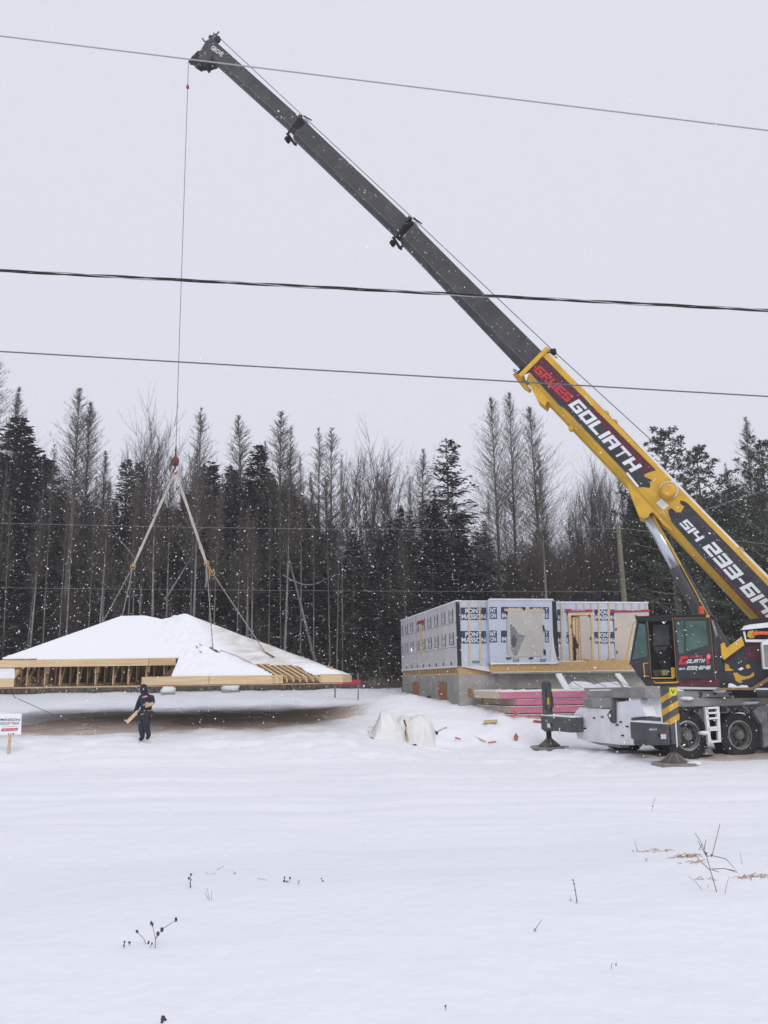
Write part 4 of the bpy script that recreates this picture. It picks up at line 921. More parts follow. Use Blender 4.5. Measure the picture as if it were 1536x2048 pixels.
# ------------------------------------------------------------------ roof section hanging from the crane
yN = 27.6; yC = TIP.y-.1; 
zE = P(420, 1352, yN).z; zR = P(347, 1231, yC).z; ZB = P(400, 1369, yN).z; FH = zE-ZB
xR = P(683, 1358, yN).x; xL = P(-112, 1352, yN).x; yF = 2*yC-yN
rx0 = P(245, 1232, yC).x; rx1 = P(374, 1233, yC).x; sl = (zR-zE)/(yC-yN)
roof = thing('roof_section', ((rx0+rx1)/2, yC, ZB), 'snow covered timber hip roof section hanging in slings just above the ground', 'roof')
def rz(x, y):
    z = zE+sl*min(y-yN, yF-y)
    xm = rx0+.64*(rx1-rx0); z -= max(0, .16-.22*abs(x-xm))*max(0, 1-abs(y-yC)/1.6)
    zr = zE+(zR-zE)*(xR-x)/(xR-rx1); zl = zE+(zR-zE)*(x-xL)/(rx0-xL)
    return min(z, zr, zl)
PN = Plane(V((0, yN, zE)), V((0, -sl, 1)))      # near slope plane
ya = PN.at(150, 1318).y; print('roof', yN, yC, yF, zE, zR, ZB, 'sl', sl, 'ya', ya, xL, xR)
xa = P(-70, 1330, ya).x; xb = P(352, 1318, ya).x
def inpoly(u, v, poly):
    c = False; n = len(poly); j = n-1
    for i in range(n):
        if (poly[i][1] > v) != (poly[j][1] > v) and u < (poly[j][0]-poly[i][0])*(v-poly[i][1])/(poly[j][1]-poly[i][1])+poly[i][0]: c = not c
        j = i
    return c
notch = [(-78, 1330), (-74, 1318), (34, 1318), (354, 1317), (340, 1334), (318, 1350), (300, 1362), (12, 1364), (-60, 1364)]
openr = [(503, 1327), (596, 1331), (612, 1342), (641, 1357), (641, 1366), (566, 1366), (552, 1353)]
def slope_mesh():
    dx = .055; xs = np.arange(xL, xR+.001, dx); ys = np.arange(yN, yF+.001, dx*1.25)
    # snap rows: finer ownership of the eave
    idx = {}; vs = []; keep = []
    snow = MB(); under = MB()
    def zz(x, y): return rz(x, y)
    def lump(x, y):
        u, v = proj((x, y, rz(x, y)))
        band = math.exp(-((u-(352+.62*(v-1235)))/(26+.33*(v-1235)))**2) if y < yC else 0   # trampled band between the two planes
        right = max(0, min(1, (u-430)/60))
        k = .035+.02*noise.noise(V((x*.8, y*.8, 1)))+band*(.22*abs(noise.noise(V((x*2.3, y*2.3, 2))))+.09*noise.noise(V((x*5.5, y*5.5, 4))))-.018*right
        return max(k, .006)
    N = {}
    gx, gy = len(xs), len(ys)
    Zt = np.zeros((gx, gy)); U = np.zeros((gx, gy)); Vv = np.zeros((gx, gy))
    for i in range(gx):
        for j in range(gy):
            x, y = xs[i], ys[j]; Zt[i, j] = rz(x, y); U[i, j], Vv[i, j] = proj((x, y, Zt[i, j]))
    vs_t = []; vs_b = []
    for i in range(gx):
        for j in range(gy):
            e = lump(xs[i], ys[j]); vs_t.append((xs[i], ys[j], Zt[i, j]+e)); vs_b.append((xs[i], ys[j], Zt[i, j]-.012))
    ft = []
    def inside(i, j):
        x = xs[i]+dx/2; y = ys[j]+dx*.6
        if y < ya and xa < x < xb+.15: return False
        if y < yC:
            u = (U[i, j]+U[i+1, j+1])/2; v = (Vv[i, j]+Vv[i+1, j+1])/2
            if inpoly(u, v, notch) or inpoly(u, v, openr): return False
        return True
    K = {(i, j) for i in range(gx-1) for j in range(gy-1) if inside(i, j)}
    n = len(vs_t); fs = []
    for (i, j) in K:
        q = (i*gy+j, (i+1)*gy+j, (i+1)*gy+j+1, i*gy+j+1); fs.append(q)
        for (a, b, di, dj) in ((q[0], q[1], 0, -1), (q[1], q[2], 1, 0), (q[2], q[3], 0, 1), (q[3], q[0], -1, 0)):
            if (i+di, j+dj) not in K: fs.append((b, a, a+n, b+n))
    mb = MB(); mb.add(vs_t+vs_b, fs, ROOFSNOW)
    used = sorted({k for f in fs for k in f}); mp = {k: a for a, k in enumerate(used)}
    mb.v = [mb.v[k] for k in used]; mb.f = [tuple(mp[k] for k in f) for f in mb.f]
    o = mb.build('snow_cover', roof, smooth=True, recalc=False)
    at = o.data.attributes.new('thin', 'FLOAT', 'POINT'); vals = []
    for v in mb.v:
        u, w = proj(v); t = min(max((u-(395+.9*(w-1250)))/40, 0), 1)*min(max((1352-w+.25*(u-540))/20, 0), 1); t *= min(max((1337-w+(u-500)*.0)/12, 0.0), 1) if u > 480 else 1
        vals.append(t)
    at.data.foreach_set('value', vals)
    # sheathing right under the snow
    mb = MB(); vb = [(x, y, z-.004) for x, y, z in vs_b]; vc = [(x, y, z-.022) for x, y, z in vs_b]; fs = []
    for (i, j) in K:
        q = (i*gy+j, (i+1)*gy+j, (i+1)*gy+j+1, i*gy+j+1); fs.append(q); fs.append(tuple(k+n for k in q[::-1]))
        for (a, b, di, dj) in ((q[0], q[1], 0, -1), (q[1], q[2], 1, 0), (q[2], q[3], 0, 1), (q[3], q[0], -1, 0)):
            if (i+di, j+dj) not in K: fs.append((b, a, a+n, b+n))
    mb.add(vb+vc, fs, OSB); mb.v = [mb.v[k] for k in used] if False else mb.v
    mb.build('sheathing', roof, recalc=False)
ROOFSNOW = bpy.data.materials.new('roof_snow'); ROOFSNOW.use_nodes = True
def _rs():
    nt = ROOFSNOW.node_tree; N = nt.nodes.new; L = nt.links.new; b = nt.nodes['Principled BSDF']; b.inputs['Roughness'].default_value = .85; b.inputs['Specular IOR Level'].default_value = .12
    a = N('ShaderNodeAttribute'); a.attribute_name = 'thin'; tc = N('ShaderNodeTexCoord'); mp = N('ShaderNodeMapping'); mp.inputs['Scale'].default_value = (1.2, 3.5, 1); L(tc.outputs['Object'], mp.inputs[0])
    n = N('ShaderNodeTexNoise'); n.inputs['Scale'].default_value = 1.3; n.inputs['Detail'].default_value = 6; L(mp.outputs[0], n.inputs[0])
    mm = N('ShaderNodeMath'); mm.operation = 'MULTIPLY'; L(a.outputs['Fac'], mm.inputs[0]); r = N('ShaderNodeMapRange'); r.inputs['From Min'].default_value = .3; r.inputs['From Max'].default_value = .6; r.inputs['To Min'].default_value = .25; r.inputs['To Max'].default_value = 1; L(n.outputs[0], r.inputs[0]); L(r.outputs[0], mm.inputs[1])
    mx = N('ShaderNodeMix'); mx.data_type = 'RGBA'; L(mm.outputs[0], mx.inputs[0]); mx.inputs[6].default_value = (.81, .825, .86, 1); mx.inputs[7].default_value = (.57, .535, .50, 1); L(mx.outputs[2], b.inputs['Base Color'])
    n4 = N('ShaderNodeTexNoise'); n4.inputs['Scale'].default_value = 7; n4.inputs['Detail'].default_value = 6; L(tc.outputs['Object'], n4.inputs[0]); bp = N('ShaderNodeBump'); bp.inputs['Strength'].default_value = .35; bp.inputs['Distance'].default_value = .05; L(n4.outputs[0], bp.inputs['Height']); L(bp.outputs[0], b.inputs['Normal'])
_rs(); slope_mesh()
# fascia boards
def fascia(x0, x1, y, zt, h, mat=WOOD2, label=None, name='fascia_board'):
    mb = MB(); mb.box(((x0+x1)/2, y-.02, zt-h/2), V((x1-x0, 0, 0)), V((0, .04, 0)), V((0, 0, h)), mat); mb.build(name, roof, label=label)
X = lambda u, y: P(u, 1360, y).x
fascia(xL, X(29, yN), yN, zE, FH); fascia(X(284, yN), X(418, yN), yN, zE, FH, WOOD2); fascia(X(419, yN), X(566, yN), yN, zE, FH, WOOD2)
fascia(X(640, yN), xR, yN, zE+.01, FH, WOOD2)
zA = zE+sl*(ya-yN); fascia(X(-75, ya), X(296, ya), ya, zA-.01, .245, WOOD2); fascia(X(297, ya), X(351, ya), ya, zA-.01, .245, WOOD)
mb = MB(); mb.box((xR+.02, (yN+yF)/2, zE-FH/2), V((.04, 0, 0)), V((0, yF-yN, 0)), V((0, 0, FH)), WOOD2); mb.build('fascia_board', roof)
mb = MB(); mb.box((xL-.02, (yN+yF)/2, zE-FH/2), V((.04, 0, 0)), V((0, yF-yN, 0)), V((0, 0, FH)), WOOD2); mb.build('fascia_board', roof)
mb = MB(); mb.box(((xL+xR)/2, yF+.02, zE-FH/2), V((xR-xL, 0, 0)), V((0, .04, 0)), V((0, 0, FH)), WOOD2); mb.build('fascia_board', roof)
mb = MB(); a_ = V((X(-90, yN), yN, zE)); b_ = V((X(29, yN), yN, zE)); up_ = V((0, ya-yN+.15, (zA-.28-zE)))
mb.prism([a_, b_, b_+up_+V((-.35, 0, 0)), a_+up_], Z*-.03, OSB); mb.prism([a_+Z*.004, b_+Z*.004, b_+up_*.9+V((-.5, 0, .004)), a_+up_+Z*.004], Z*.04, LUMPSNOW); mb.build('lower_eave', roof)
# trusses
yT = ya+.28; TR = M('weathered_truss_lumber', (.52, .39, .24), (.40, .29, .17), 3, .8)
x = xL+.45; k = 0
while x < xR-.35:
    mb = MB(); top = []
    ys = [yT-.06, yC, yF-(yT-yN)]; n = 14; rightside = x > X(500, yN)
    zt = lambda y: rz(x, y)-.07
    if x > X(505, yN): x += .61; k += 1; continue
    y0 = yN+.06 if x > X(470, yN) or x < xa else yT-.25
    tops = [V((x, y, zt(y))) for y in np.linspace(y0, yF-.1, 25)]
    for a_, b_ in zip(tops[:-1], tops[1:]): mb.bar(a_, b_, .04, .09, TR)
    mb.bar((x, y0 if rightside else yT, ZB+.045), (x, yF-.6, ZB+.045), .04, .09, TR)
    for y in [yT, yT+.95, yT+1.9, yC, yC+1.4, yC+2.6]:
        if zt(y) > ZB+.15: mb.bar((x, y, ZB+.05), (x, y, zt(y)), .04, .09, WOOD if y == yT else TR, (0, 1, 0))
    for y in [yT+.95, yT+1.9, yC]: mb.bar((x, y-.9, ZB+.06), (x, y, zt(y)-.05), .035, .08, TR)
    if k % 3 == 1: mb.box((x+.06, yT-.0, (ZB+zt(yT))/2+.1), V((.12, 0, 0)), V((0, .03, 0)), V((0, 0, .34)), TR)
    mb.build('truss', roof); x += .61 if k % 4 else .52; k += 1
mb = MB(); mb.box(((xa+X(640, yN))/2, yT+.02, ZB-.03), V((X(640, yN)-xL, 0, 0)), V((0, .12, 0)), V((0, 0, .05)), TR); mb.box(((xL+xR)/2, yN+.15, ZB-.025), V((xR-xL, 0, 0)), V((0, .3, 0)), V((0, 0, .035)), TR); mb.build('bottom_plate', roof)
mb = MB(); mb.box(((xL+xR)/2, (yT+yF)/2+.3, ZB+.11), V((xR-xL-.8, 0, 0)), V((0, yF-yT-1.2, 0)), V((0, 0, .01)), M('attic_underside', (.34, .24, .15), (.25, .17, .10), 3, .9)); mb.box(((xL+xR)/2, yT+2.6, ZB+.55), V((xR-xL-4, 0, 0)), V((0, .02, 0)), V((0, 0, 1.0)), MATS['attic_underside']); mb.build('vapour_barrier', roof)
# jack rafters of the right end, bare where the sheathing is missing
for i in range(8):
    t = i/7; a_, b_ = PN.at(500+92*t, 1326+5*t, -.06), PN.at(548+92*t, 1357+2*t, -.06); mb = MB(); mb.bar(a_, b_, .045, .12, WOOD2 if i % 2 else WOOD, PN.n)
    c_ = V((b_.x, b_.y, ZB+.03)); mb.bar(c_, b_, .045, .1, WOOD, (0, 1, 0)); m_2 = a_.lerp(b_, .55); mb.bar(V((m_2.x, m_2.y+.1, ZB+.03)), m_2+V((0, .1, 0)), .045, .1, TR, (0, 1, 0)); mb.bar(V((m_2.x-.15, m_2.y+.15, ZB+.1)), b_+V((0, .12, 0)), .04, .08, TR, (0, 1, 0)); mb.build('jack_rafter', roof)
mb = MB(); mb.box(((X(500, yN)+X(640, yN))/2, yN+1.9, ZB+.3), V((X(640, yN)-X(500, yN)+.6, 0, 0)), V((0, .02, 0)), V((0, 0, .5)), OSB); mb.build('inner_panel', roof)
# notch cheek panel and right end bracing
mb = MB(); mb.prism([V((X(300, yT), yT+.02, ZB+.02)), V((X(350, ya), ya+.03, zA-.25)), V((X(350, yN+.4), yN+.35, ZB+.04))], V((.03, 0, 0)), M('red_brown_sheathing', (.16, .085, .055), (.11, .06, .045), 4, .8)); mb.build('end_panel', roof)
# hatches cut in the right slope, where the chains enter
h1 = [(416, 1294), (424, 1295), (441, 1305), (434, 1306)]; h2 = [(527, 1303), (534, 1305), (550, 1314), (546, 1315)]
for q in (h1, h2):
    mb = MB(); mb.prism(PN.pts(q, .05), PN.n*.012, M('hatch_opening', (.06, .04, .02), (.22, .15, .06), 8, .9)); mb.build('lifting_hatch', roof)
mb = MB(); mb.tube(PN.pts([(392, 1292), (398, 1300), (405, 1308)], .06), .012, BLACKM); mb.tube(PN.pts([(398, 1288), (410, 1294), (419, 1296)], .07), .012, BLACKM); mb.build('rope_end', roof)
mb = MB(); mb.tube(PN.pts([(440, 1300), (470, 1310), (505, 1327)], .045), .012, M('thin_grey_seam', (.35, .33, .32), None)); mb.build('sheathing_seam', roof)

# ------------------------------------------------------------------ slings
AP = HK-Z*.46
sl_ = thing('lifting_sling', AP, 'long soiled web slings and chains spreading from the crane hook to the roof', 'sling')
jl = P(266, 1133, yC-.3); jr = P(413, 1127, yC-.3)
def web(a, b, w):
    mb = MB(); n = 10; prev = a
    for i in range(1, n+1):
        q = a.lerp(b, i/n); mb.bar(prev, q, w*(1+.12*math.sin(i*2.3)), .03, SLING, (0, 1, .2*math.sin(i))); prev = q
    mb.build('web_sling', sl_)
web(AP, jl, .085); web(AP+V((.03, 0, 0)), jr, .10)
web(AP+V((-.02, .05, 0)), AP.lerp(jl, .35)+V((-.05, .05, .02)), .05)
for j in (jl, jr):
    mb = MB(); mb.tube([j+V((math.cos(t)*.09, 0, math.sin(t)*.11)) for t in np.linspace(0, 6.28, 13)], .022, M('tan_shackle', (.38, .25, .08), None, rough=.5), 6); mb.build('shackle', sl_)
mb = MB(); j2 = P(425, 1146, yC-.2); mb.bar(jr, j2, .05, .05, MATS['tan_shackle']); mb.tube([j2+V((math.cos(t)*.08, 0, math.sin(t)*.1)) for t in np.linspace(0, 6.28, 11)], .02, MATS['tan_shackle'], 6); mb.build('shackle', sl_)
def chain(a, b, r=.016, n=None):
    L = (b-a).length; n = n or int(L/.11); mb = MB(); d = (b-a)/n
    for i in range(n):
        c = a+d*(i+.5); s_ = V((0, 1, 0)) if i % 2 else V((1, 0, 0)); mb.bar(c-d*.55, c+d*.55, r*2.4 if i % 2 else r*1.4, r*1.6, CHAIN, s_)
    mb.build('chain', sl_)
tl1 = V((P(173, 1254, yC+2.2).x, yC+2.2, 0)); tl1.z = rz(tl1.x, tl1.y)
tl2 = V((P(253, 1236, yC+1.0).x, yC+.35, 0)); tl2.z = rz(tl2.x, tl2.y)
chain(jl, tl1, .02); chain(jl, tl2, .016); pr = PN.at(426, 1299, .05); chain(jr, pr, .014); p2 = PN.at(531, 1306, .05); chain(j2, p2, .016)
# hanging loose chain tails
mb = MB(); a = P(412, 1135, yC-.3); mb.tube([a, a-Z*.45+V((.03, 0, 0)), a-Z*.75], .03, CHAIN); mb.tube([jr+V((.1, 0, -.1)), jr+V((.13, 0, -.6))], .025, MATS['tan_shackle']); mb.build('chain', sl_)
# tag line from the roof down to the snow
mb = MB(); pts = [P(28, 1394, 29), P(60, 1408, 28.3), P(110, 1431, 27.4), P(150, 1445, 27.0), P(196, 1455, 26.9)]
pts = [P(20, 1366, 29.4)]+pts
for i in range(4, 6): pts[i].z = max(pts[i].z, hz(pts[i].x, pts[i].y)+.01)
mb.tube(pts, .011, M('grey_rope', (.12, .11, .11), None), 5); mb.build('tag_line', None, (pts[-1].x, pts[-1].y, pts[-1].z), label='thin grey rope slanting from under the roof down to the snow', cat='rope')
print('tip z', TIP.z)
# ------------------------------------------------------------------ house shell on its concrete foundation
ha = R(10.7); hu = V((math.cos(ha), math.sin(ha), 0)); hw = V((-math.sin(ha), math.cos(ha), 0))
C0 = P(917, 1333, 32.5); zW = C0.z; zT = P(917, 1203, 32.5).z; zFt = P(917, 1349, 32.5).z; zG = 1.0
FA = Plane(C0, hw); FB = Plane(C0-hw*.30, hw); FC = Plane(C0+hw*.16, hw); FS = Plane(C0, hu)
house = thing('unfinished_house', (C0.x, C0.y, hz(C0.x, C0.y)), 'roofless house shell in blue grey house wrap on a grey concrete foundation', 'house')
def S_(pl, u): return (pl.at(u, 1300)-C0).dot(hu)
sA0, sA1 = 0, S_(FA, 978); sB0, sB1 = S_(FB, 980), S_(FB, 1110); sC0, sC1 = S_(FC, 1112), S_(FC, 1303); dL = 10.8
print('house', C0[:], zW, zT, zFt, sA1, sB0, sB1, sC0, sC1)
def hp(s, d, z): q = C0+hu*s+hw*d; return V((q.x, q.y, z))
def hbox(mb, s0, s1, d0, d1, z0, z1, mat): mb.prism([hp(s0, d0, z0), hp(s1, d0, z0), hp(s1, d1, z0), hp(s0, d1, z0)], Z*(z1-z0), mat); return mb
zTB = P(1040, 1200, FB.at(1040, 1200).y).z; zTC = FC.at(1200, 1206).z; zWB = FB.at(1040, 1327).z; zWC = FC.at(1200, 1322).z
DEEPR = dL
# foundation
mb = MB(); hbox(mb, 0, sA1+.2, 0, .25, zG-.6, zFt, CONC); hbox(mb, 0, .25, .25, DEEPR, zG-.6, zFt, CONC)
hbox(mb, sA1+.2, sC1+.1, .10, .35, zG-.6, zFt+.06, CONC); hbox(mb, sC1-.15, sC1+.1, .35, DEEPR, zG-.6, zFt, CONC); hbox(mb, 0, sC1+.1, DEEPR-.25, DEEPR, zG-.6, zFt-.003, CONC)
mb.build('foundation', house)
for q, lb in (([(824, 1366), (829, 1363), (836, 1364), (838, 1372), (837, 1396), (831, 1394), (823, 1390)], None), ([(875, 1364), (893, 1364), (893, 1400), (882, 1398), (876, 1391)], None)):
    mb = MB(); mb.prism(FS.pts(q, -.02), hu*.012, M('orange_brown_board', (.36, .15, .07), (.27, .11, .05), 6, .8)); mb.build('window_cover', house, label='orange brown board over the basement opening')
mb = MB(); mb.prism(FS.pts([(851, 1393), (855, 1392), (855, 1400), (851, 1399)], -.025), hu*.012, BLACKM); mb.prism(FS.pts([(857, 1391), (860, 1391), (860, 1402), (857, 1402)], -.025), hu*.012, BLACKM); mb.prism(FA.pts([(935, 1378), (943, 1376), (946, 1392), (938, 1396)], -.02), hw*.01, MATS['orange_brown_board']); mb.build('foundation_stain', house)
# rim joist / floor edge
mb = MB(); hbox(mb, .0, sA1+.3, .02, .10, zFt, zW+.02, OSB)
hbox(mb, sB0, S_(FB, 1112)+1.35, -.24, -.16, zFt+.06, zWB+.05, OSB); hbox(mb, S_(FB, 1112)+1.352, sC1+.05, -.22, -.14, zFt+.05, zWC+.02, OSB)
hbox(mb, .0, .06, .1, DEEPR, zFt, zFt+.06, WOOD); hbox(mb, .1, .14, .1, DEEPR, zFt+.05, zW, OSB)
hbox(mb, 0.003, .055, .1, DEEPR, zW-.045, zW, WOOD); mb.build('rim_joist', house)
mb = MB(); hbox(mb, sA1-.02, sC1+.05, -.30, .2, zFt, zFt+.055, CONC); hbox(mb, sA1, sC1+.05, -.32, -.05, zFt+.055, zFt+.075, LUMPSNOW); mb.build('foundation_ledge', house)
y_ = .25
for i in range(26):
    mb = MB(); hbox(mb, -.004, .04, .15+.41*i, .19+.41*i, zFt+.06, zW-.045, WOOD); mb.build('joist_end', house)
mb = MB(); hbox(mb, sA1+.05, sA1+.22, -.20, .02, zFt+.03, zW, WOOD); mb.build('corner_stud', house)
# floor deck
mb = MB(); hbox(mb, .15, sC1-.1, .2, DEEPR-.1, zW-.02, zW+.02, OSB); hbox(mb, sB0+.1, sC1-.1, -.12, .2, zWB-.05, zWB-.03, OSB); mb.build('floor_deck', house)
# walls
T = .16
def wall(name, f, mat, label=None):
    mb = MB(); f(mb); return mb.build(name, house, label=label)
PR_NAVY = NAVY; PWHITE = M('print_white', (.62, .65, .72), None, rough=.6)
def logo(mb, pl, q, th=-.004, cut=None):
    """q: px quad BL, BR, TR, TL on the wall plane; two lines of heavy lettering on a dark block"""
    BL, BR, TR, TL = [pl.at(*p, th) for p in q]; mb.add([BL, BR, TR, TL], [(0, 1, 2, 3)], PR_NAVY)
    e = -pl.n*.004 if pl.n.dot(EYE-pl.p) < 0 else pl.n*.004
    ex, ey = BR-BL, TL-BL
    if cut:   # only a slice of the print shows: plain stripes of it
        a, b = cut; txts = ('PONT', 'MASSON')
    for t, y0, y1, x0, x1 in (('PONT', .54, .92, .18, .82), ('MASSON', .08, .48, .03, .97)):
        v2, fs = text2d(t, .035); mb.flat(v2, fs, BL+ex*x0+ey*y0+e, ex*(x1-x0), ey*(y1-y0), PWHITE)
# wall A and its prints
mb = MB(); hbox(mb, .0, sA1+.02, 0, T, zW, zT, WRAP)
mb.prism([hp(sA1*.02, -.006, zW+.01), hp(sA1+.02, -.006, zW+.01), hp(sA1+.05, -.24, zW-.24)], -hw*.006, WRAPW)
for v0, v1 in ((1215, 1240), (1262, 1287)): logo(mb, FA, [(921.5, v1), (973, v1), (972, v0), (921, v0)], -.006)
v2, fs = text2d('ISOLANT', .03); O = FA.at(945, 1327, -.01); mb.flat(v2, fs, O, FA.at(960, 1327, -.01)-O, FA.at(945, 1321, -.01)-O, PR_NAVY)
mb.build('wrapped_wall', house, recalc=True)
# wall B with the big opening
ob_ = [(1014, 1216), (1088, 1216), (1090, 1312), (1017, 1314)]
sO0, sO1 = S_(FB, 1018), S_(FB, 1086); zo0, zo1 = FB.at(1050, 1313).z, FB.at(1050, 1222).z
mb = MB(); hbox(mb, sB0, sO0, -.30, -.30+T, zWB, zTB, WRAP); hbox(mb, sO1, sB1, -.30, -.30+T, zWB, zTB, WRAP); hbox(mb, sO0, sO1, -.30, -.30+T, zo1, zTB-.0, WRAP); hbox(mb, sO0, sO1, -.30, -.30+T, zWB, zo0, WRAP)
hbox(mb, sB0, sB0+T, -.30+T, .0, zWB, zTB, WRAP)
for v0, v1 in ((1214, 1238), (1261, 1285)):
    logo(mb, FB, [(977.5, v1), (995, v1), (994, v0), (976, v0)]) if False else None
    BLq = [(979.5, v1), (994.5, v1), (993.5, v0), (979, v0)]; a_ = [FB.at(*p, -.004) for p in BLq]; mb.add(a_, [(0, 1, 2, 3)], PR_NAVY)
    for t, y0, y1 in (('NT', .54, .92), ('ON', .08, .48)):
        v2, fs = text2d(t, .035); ex, ey = a_[1]-a_[0], a_[3]-a_[0]; mb.flat(v2, fs, a_[0]+ex*.1+ey*y0-hw*.004, ex*.75, ey*(y1-y0), PWHITE)
    logo(mb, FB, [(1003.5, v1), (1053, v1), (1052, v0), (1002, v0)]) if v0 == 1214 and False else None
    for t1, t2, u0, u1 in (('P', 'M', 1002, 1014.5), ('T', 'SO', 1089.5, 1098)):
        a_ = [FB.at(*p, -.004) for p in [(u0, v1), (u1, v1), (u1, v0), (u0, v0)]]; mb.add(a_, [(0, 1, 2, 3)], PR_NAVY); ex, ey = a_[1]-a_[0], a_[3]-a_[0]
        v2, fs = text2d(t2, .035); mb.flat(v2, fs, a_[0]+ex*.15+ey*.08-hw*.004, ex*.7, ey*.40, PWHITE)
        if v0 == 1262 or t1 == 'T': v2, fs = text2d(t1, .035); mb.flat(v2, fs, a_[0]+ex*.2+ey*.54-hw*.004, ex*.45, ey*.38, PWHITE)
for u0, u1 in ((1009, 1051), (1059, 1093)):
    a_ = [FB.at(*p, -.004) for p in [(u0, 1222), (u1, 1222), (u1, 1214), (u0, 1214)]]; mb.add(a_, [(0, 1, 2, 3)], PR_NAVY); ex, ey = a_[1]-a_[0], a_[3]-a_[0]
    v2, fs = text2d('PONT', .035); mb.flat(v2, fs, a_[0]+ex*.2+ey*.0-hw*.004, ex*.6, ey*.85, PWHITE)
for u in (1026, 1080): v2, fs = text2d('ISOLANT', .03); O = FB.at(u, 1324, -.005); mb.flat(v2, fs, O, FB.at(u+13, 1324, -.005)-O, FB.at(u, 1317, -.005)-O, PR_NAVY)
mb.build('wrapped_wall', house)
mb = MB()
for q in ([(1009, 1217), (1089, 1218.5), (1089, 1224), (1009, 1222)],): mb.prism(FB.pts(q, -.04), hw*.035, WOOD2)
mb.build('window_header', house)
FILM = M('milky_plastic_film', (.60, .57, .54), (.50, .475, .455), 1.3, .35, bump=.3, bscale=2.5, alpha=.86)
mb = MB(); mb.prism(FB.pts([(1014, 1221), (1085, 1222), (1086, 1270), (1088, 1300), (1087, 1313), (1060, 1312), (1020, 1315), (1014, 1300)], -.035), hw*.004, FILM); mb.build('window_film', house, label='milky plastic film torn over the big window opening')
mb = MB()
mb.prism(FB.pts([(1020, 1245), (1030, 1256), (1037, 1268), (1051, 1271), (1042, 1292), (1034, 1311), (1028, 1311), (1022, 1300), (1021, 1270)], -.04), hw*.003, M('grey_inner_wall_seen', (.26, .27, .30), (.19, .20, .22), 2, .7))
mb.prism(FB.pts([(1026, 1270), (1032, 1272), (1034, 1280), (1031, 1292), (1027, 1295), (1023, 1290), (1023, 1278)], -.045), hw*.003, M('dark_bag', (.10, .085, .08), None)); mb.build('torn_gap', house)
mb = MB()
for q in ([(1085, 1250), (1088, 1251), (1090, 1260), (1088, 1265), (1086, 1258)], [(1087, 1298), (1091, 1300), (1092, 1308), (1090, 1312), (1087, 1306)], [(1012, 1314), (1018, 1316), (1023, 1314), (1022, 1318), (1014, 1319)], [(1056, 1316), (1064, 1314), (1068, 1316), (1062, 1319)], [(1012, 1222), (1016, 1224), (1015, 1230), (1012, 1228)], [(1046, 1218), (1050, 1216), (1051, 1220), (1047, 1221)]): mb.prism(FB.pts(q, -.05), hw*.004, BLACKM)
mb.build('torn_membrane', house)
# wall C
d0, d1 = S_(FC, 1138), S_(FC, 1187); e0, e1 = S_(FC, 1229), S_(FC, 1299); zd1 = FC.at(1160, 1226).z
mb = MB(); D = .16
hbox(mb, sC0-.2, d0, D, D+T, zWC, zTC, WRAP); hbox(mb, d1, e0, D, D+T, zWC, zTC, WRAP); hbox(mb, e1, sC1, D, D+T, zWC, zTC, WRAP); hbox(mb, d0, d1, D, D+T, zd1, zTC, WRAP); hbox(mb, e0, e1, D, D+T, zd1, zTC, WRAP)
hbox(mb, sC0-.2, sC0-.2+T, -.30+T, D, zWB, zTB, WRAP)
for v0, v1 in ((1219, 1241), (1264, 1287)):
    logo(mb, FC, [(1190, v1), (1231, v1), (1230, v0), (1188, v0)])
    for t, u0, u1 in (('N', 1114, 1125), ('I', 1133, 1137)):
        a_ = [FC.at(*p, -.004) for p in [(u0, v1), (u1, v1), (u1, v0), (u0, v0)]]; mb.add(a_, [(0, 1, 2, 3)], PR_NAVY); ex, ey = a_[1]-a_[0], a_[3]-a_[0]
        v2, fs = text2d(t, .035); mb.flat(v2, fs, a_[0]+ex*.2+ey*.08-hw*.004, ex*.5, ey*.4, PWHITE)
v2, fs = text2d('ISOLANT', .03); O = FC.at(1214, 1323.5, -.005); mb.flat(v2, fs, O, FC.at(1229, 1323.5, -.005)-O, FC.at(1214, 1317, -.005)-O, PR_NAVY)
mb.build('wrapped_wall', house)
mb = MB(); mb.prism(FC.pts([(1131, 1218), (1186, 1219), (1186, 1223), (1130, 1224)], -.05), hw*.04, RED); mb.prism(FC.pts([(1222, 1221), (1300, 1219), (1301, 1223), (1222, 1225)], -.05), hw*.04, RED); 
for u in (1143, 1255): v2, fs = text2d('MASSON', .03); O = FC.at(u, 1221, -.056); mb.flat(v2, fs, O, FC.at(u+26, 1221, -.056)-O, FC.at(u, 1218.5, -.056)-O, PWHITE)
mb.build('lintel_tape', house)
FILMB = M('beige_translucent_film', (.56, .49, .43), (.50, .44, .39), .8, .5, bump=.15, bscale=3)
mb = MB(); mb.prism(FC.pts([(1228, 1226), (1298, 1224), (1298, 1322), (1231, 1320)], -.02), hw*.005, FILMB); mb.prism(FC.pts([(1159, 1232), (1184, 1231), (1186, 1320), (1163, 1318)], -.015), hw*.005, FILMB); mb.build('window_film', house)
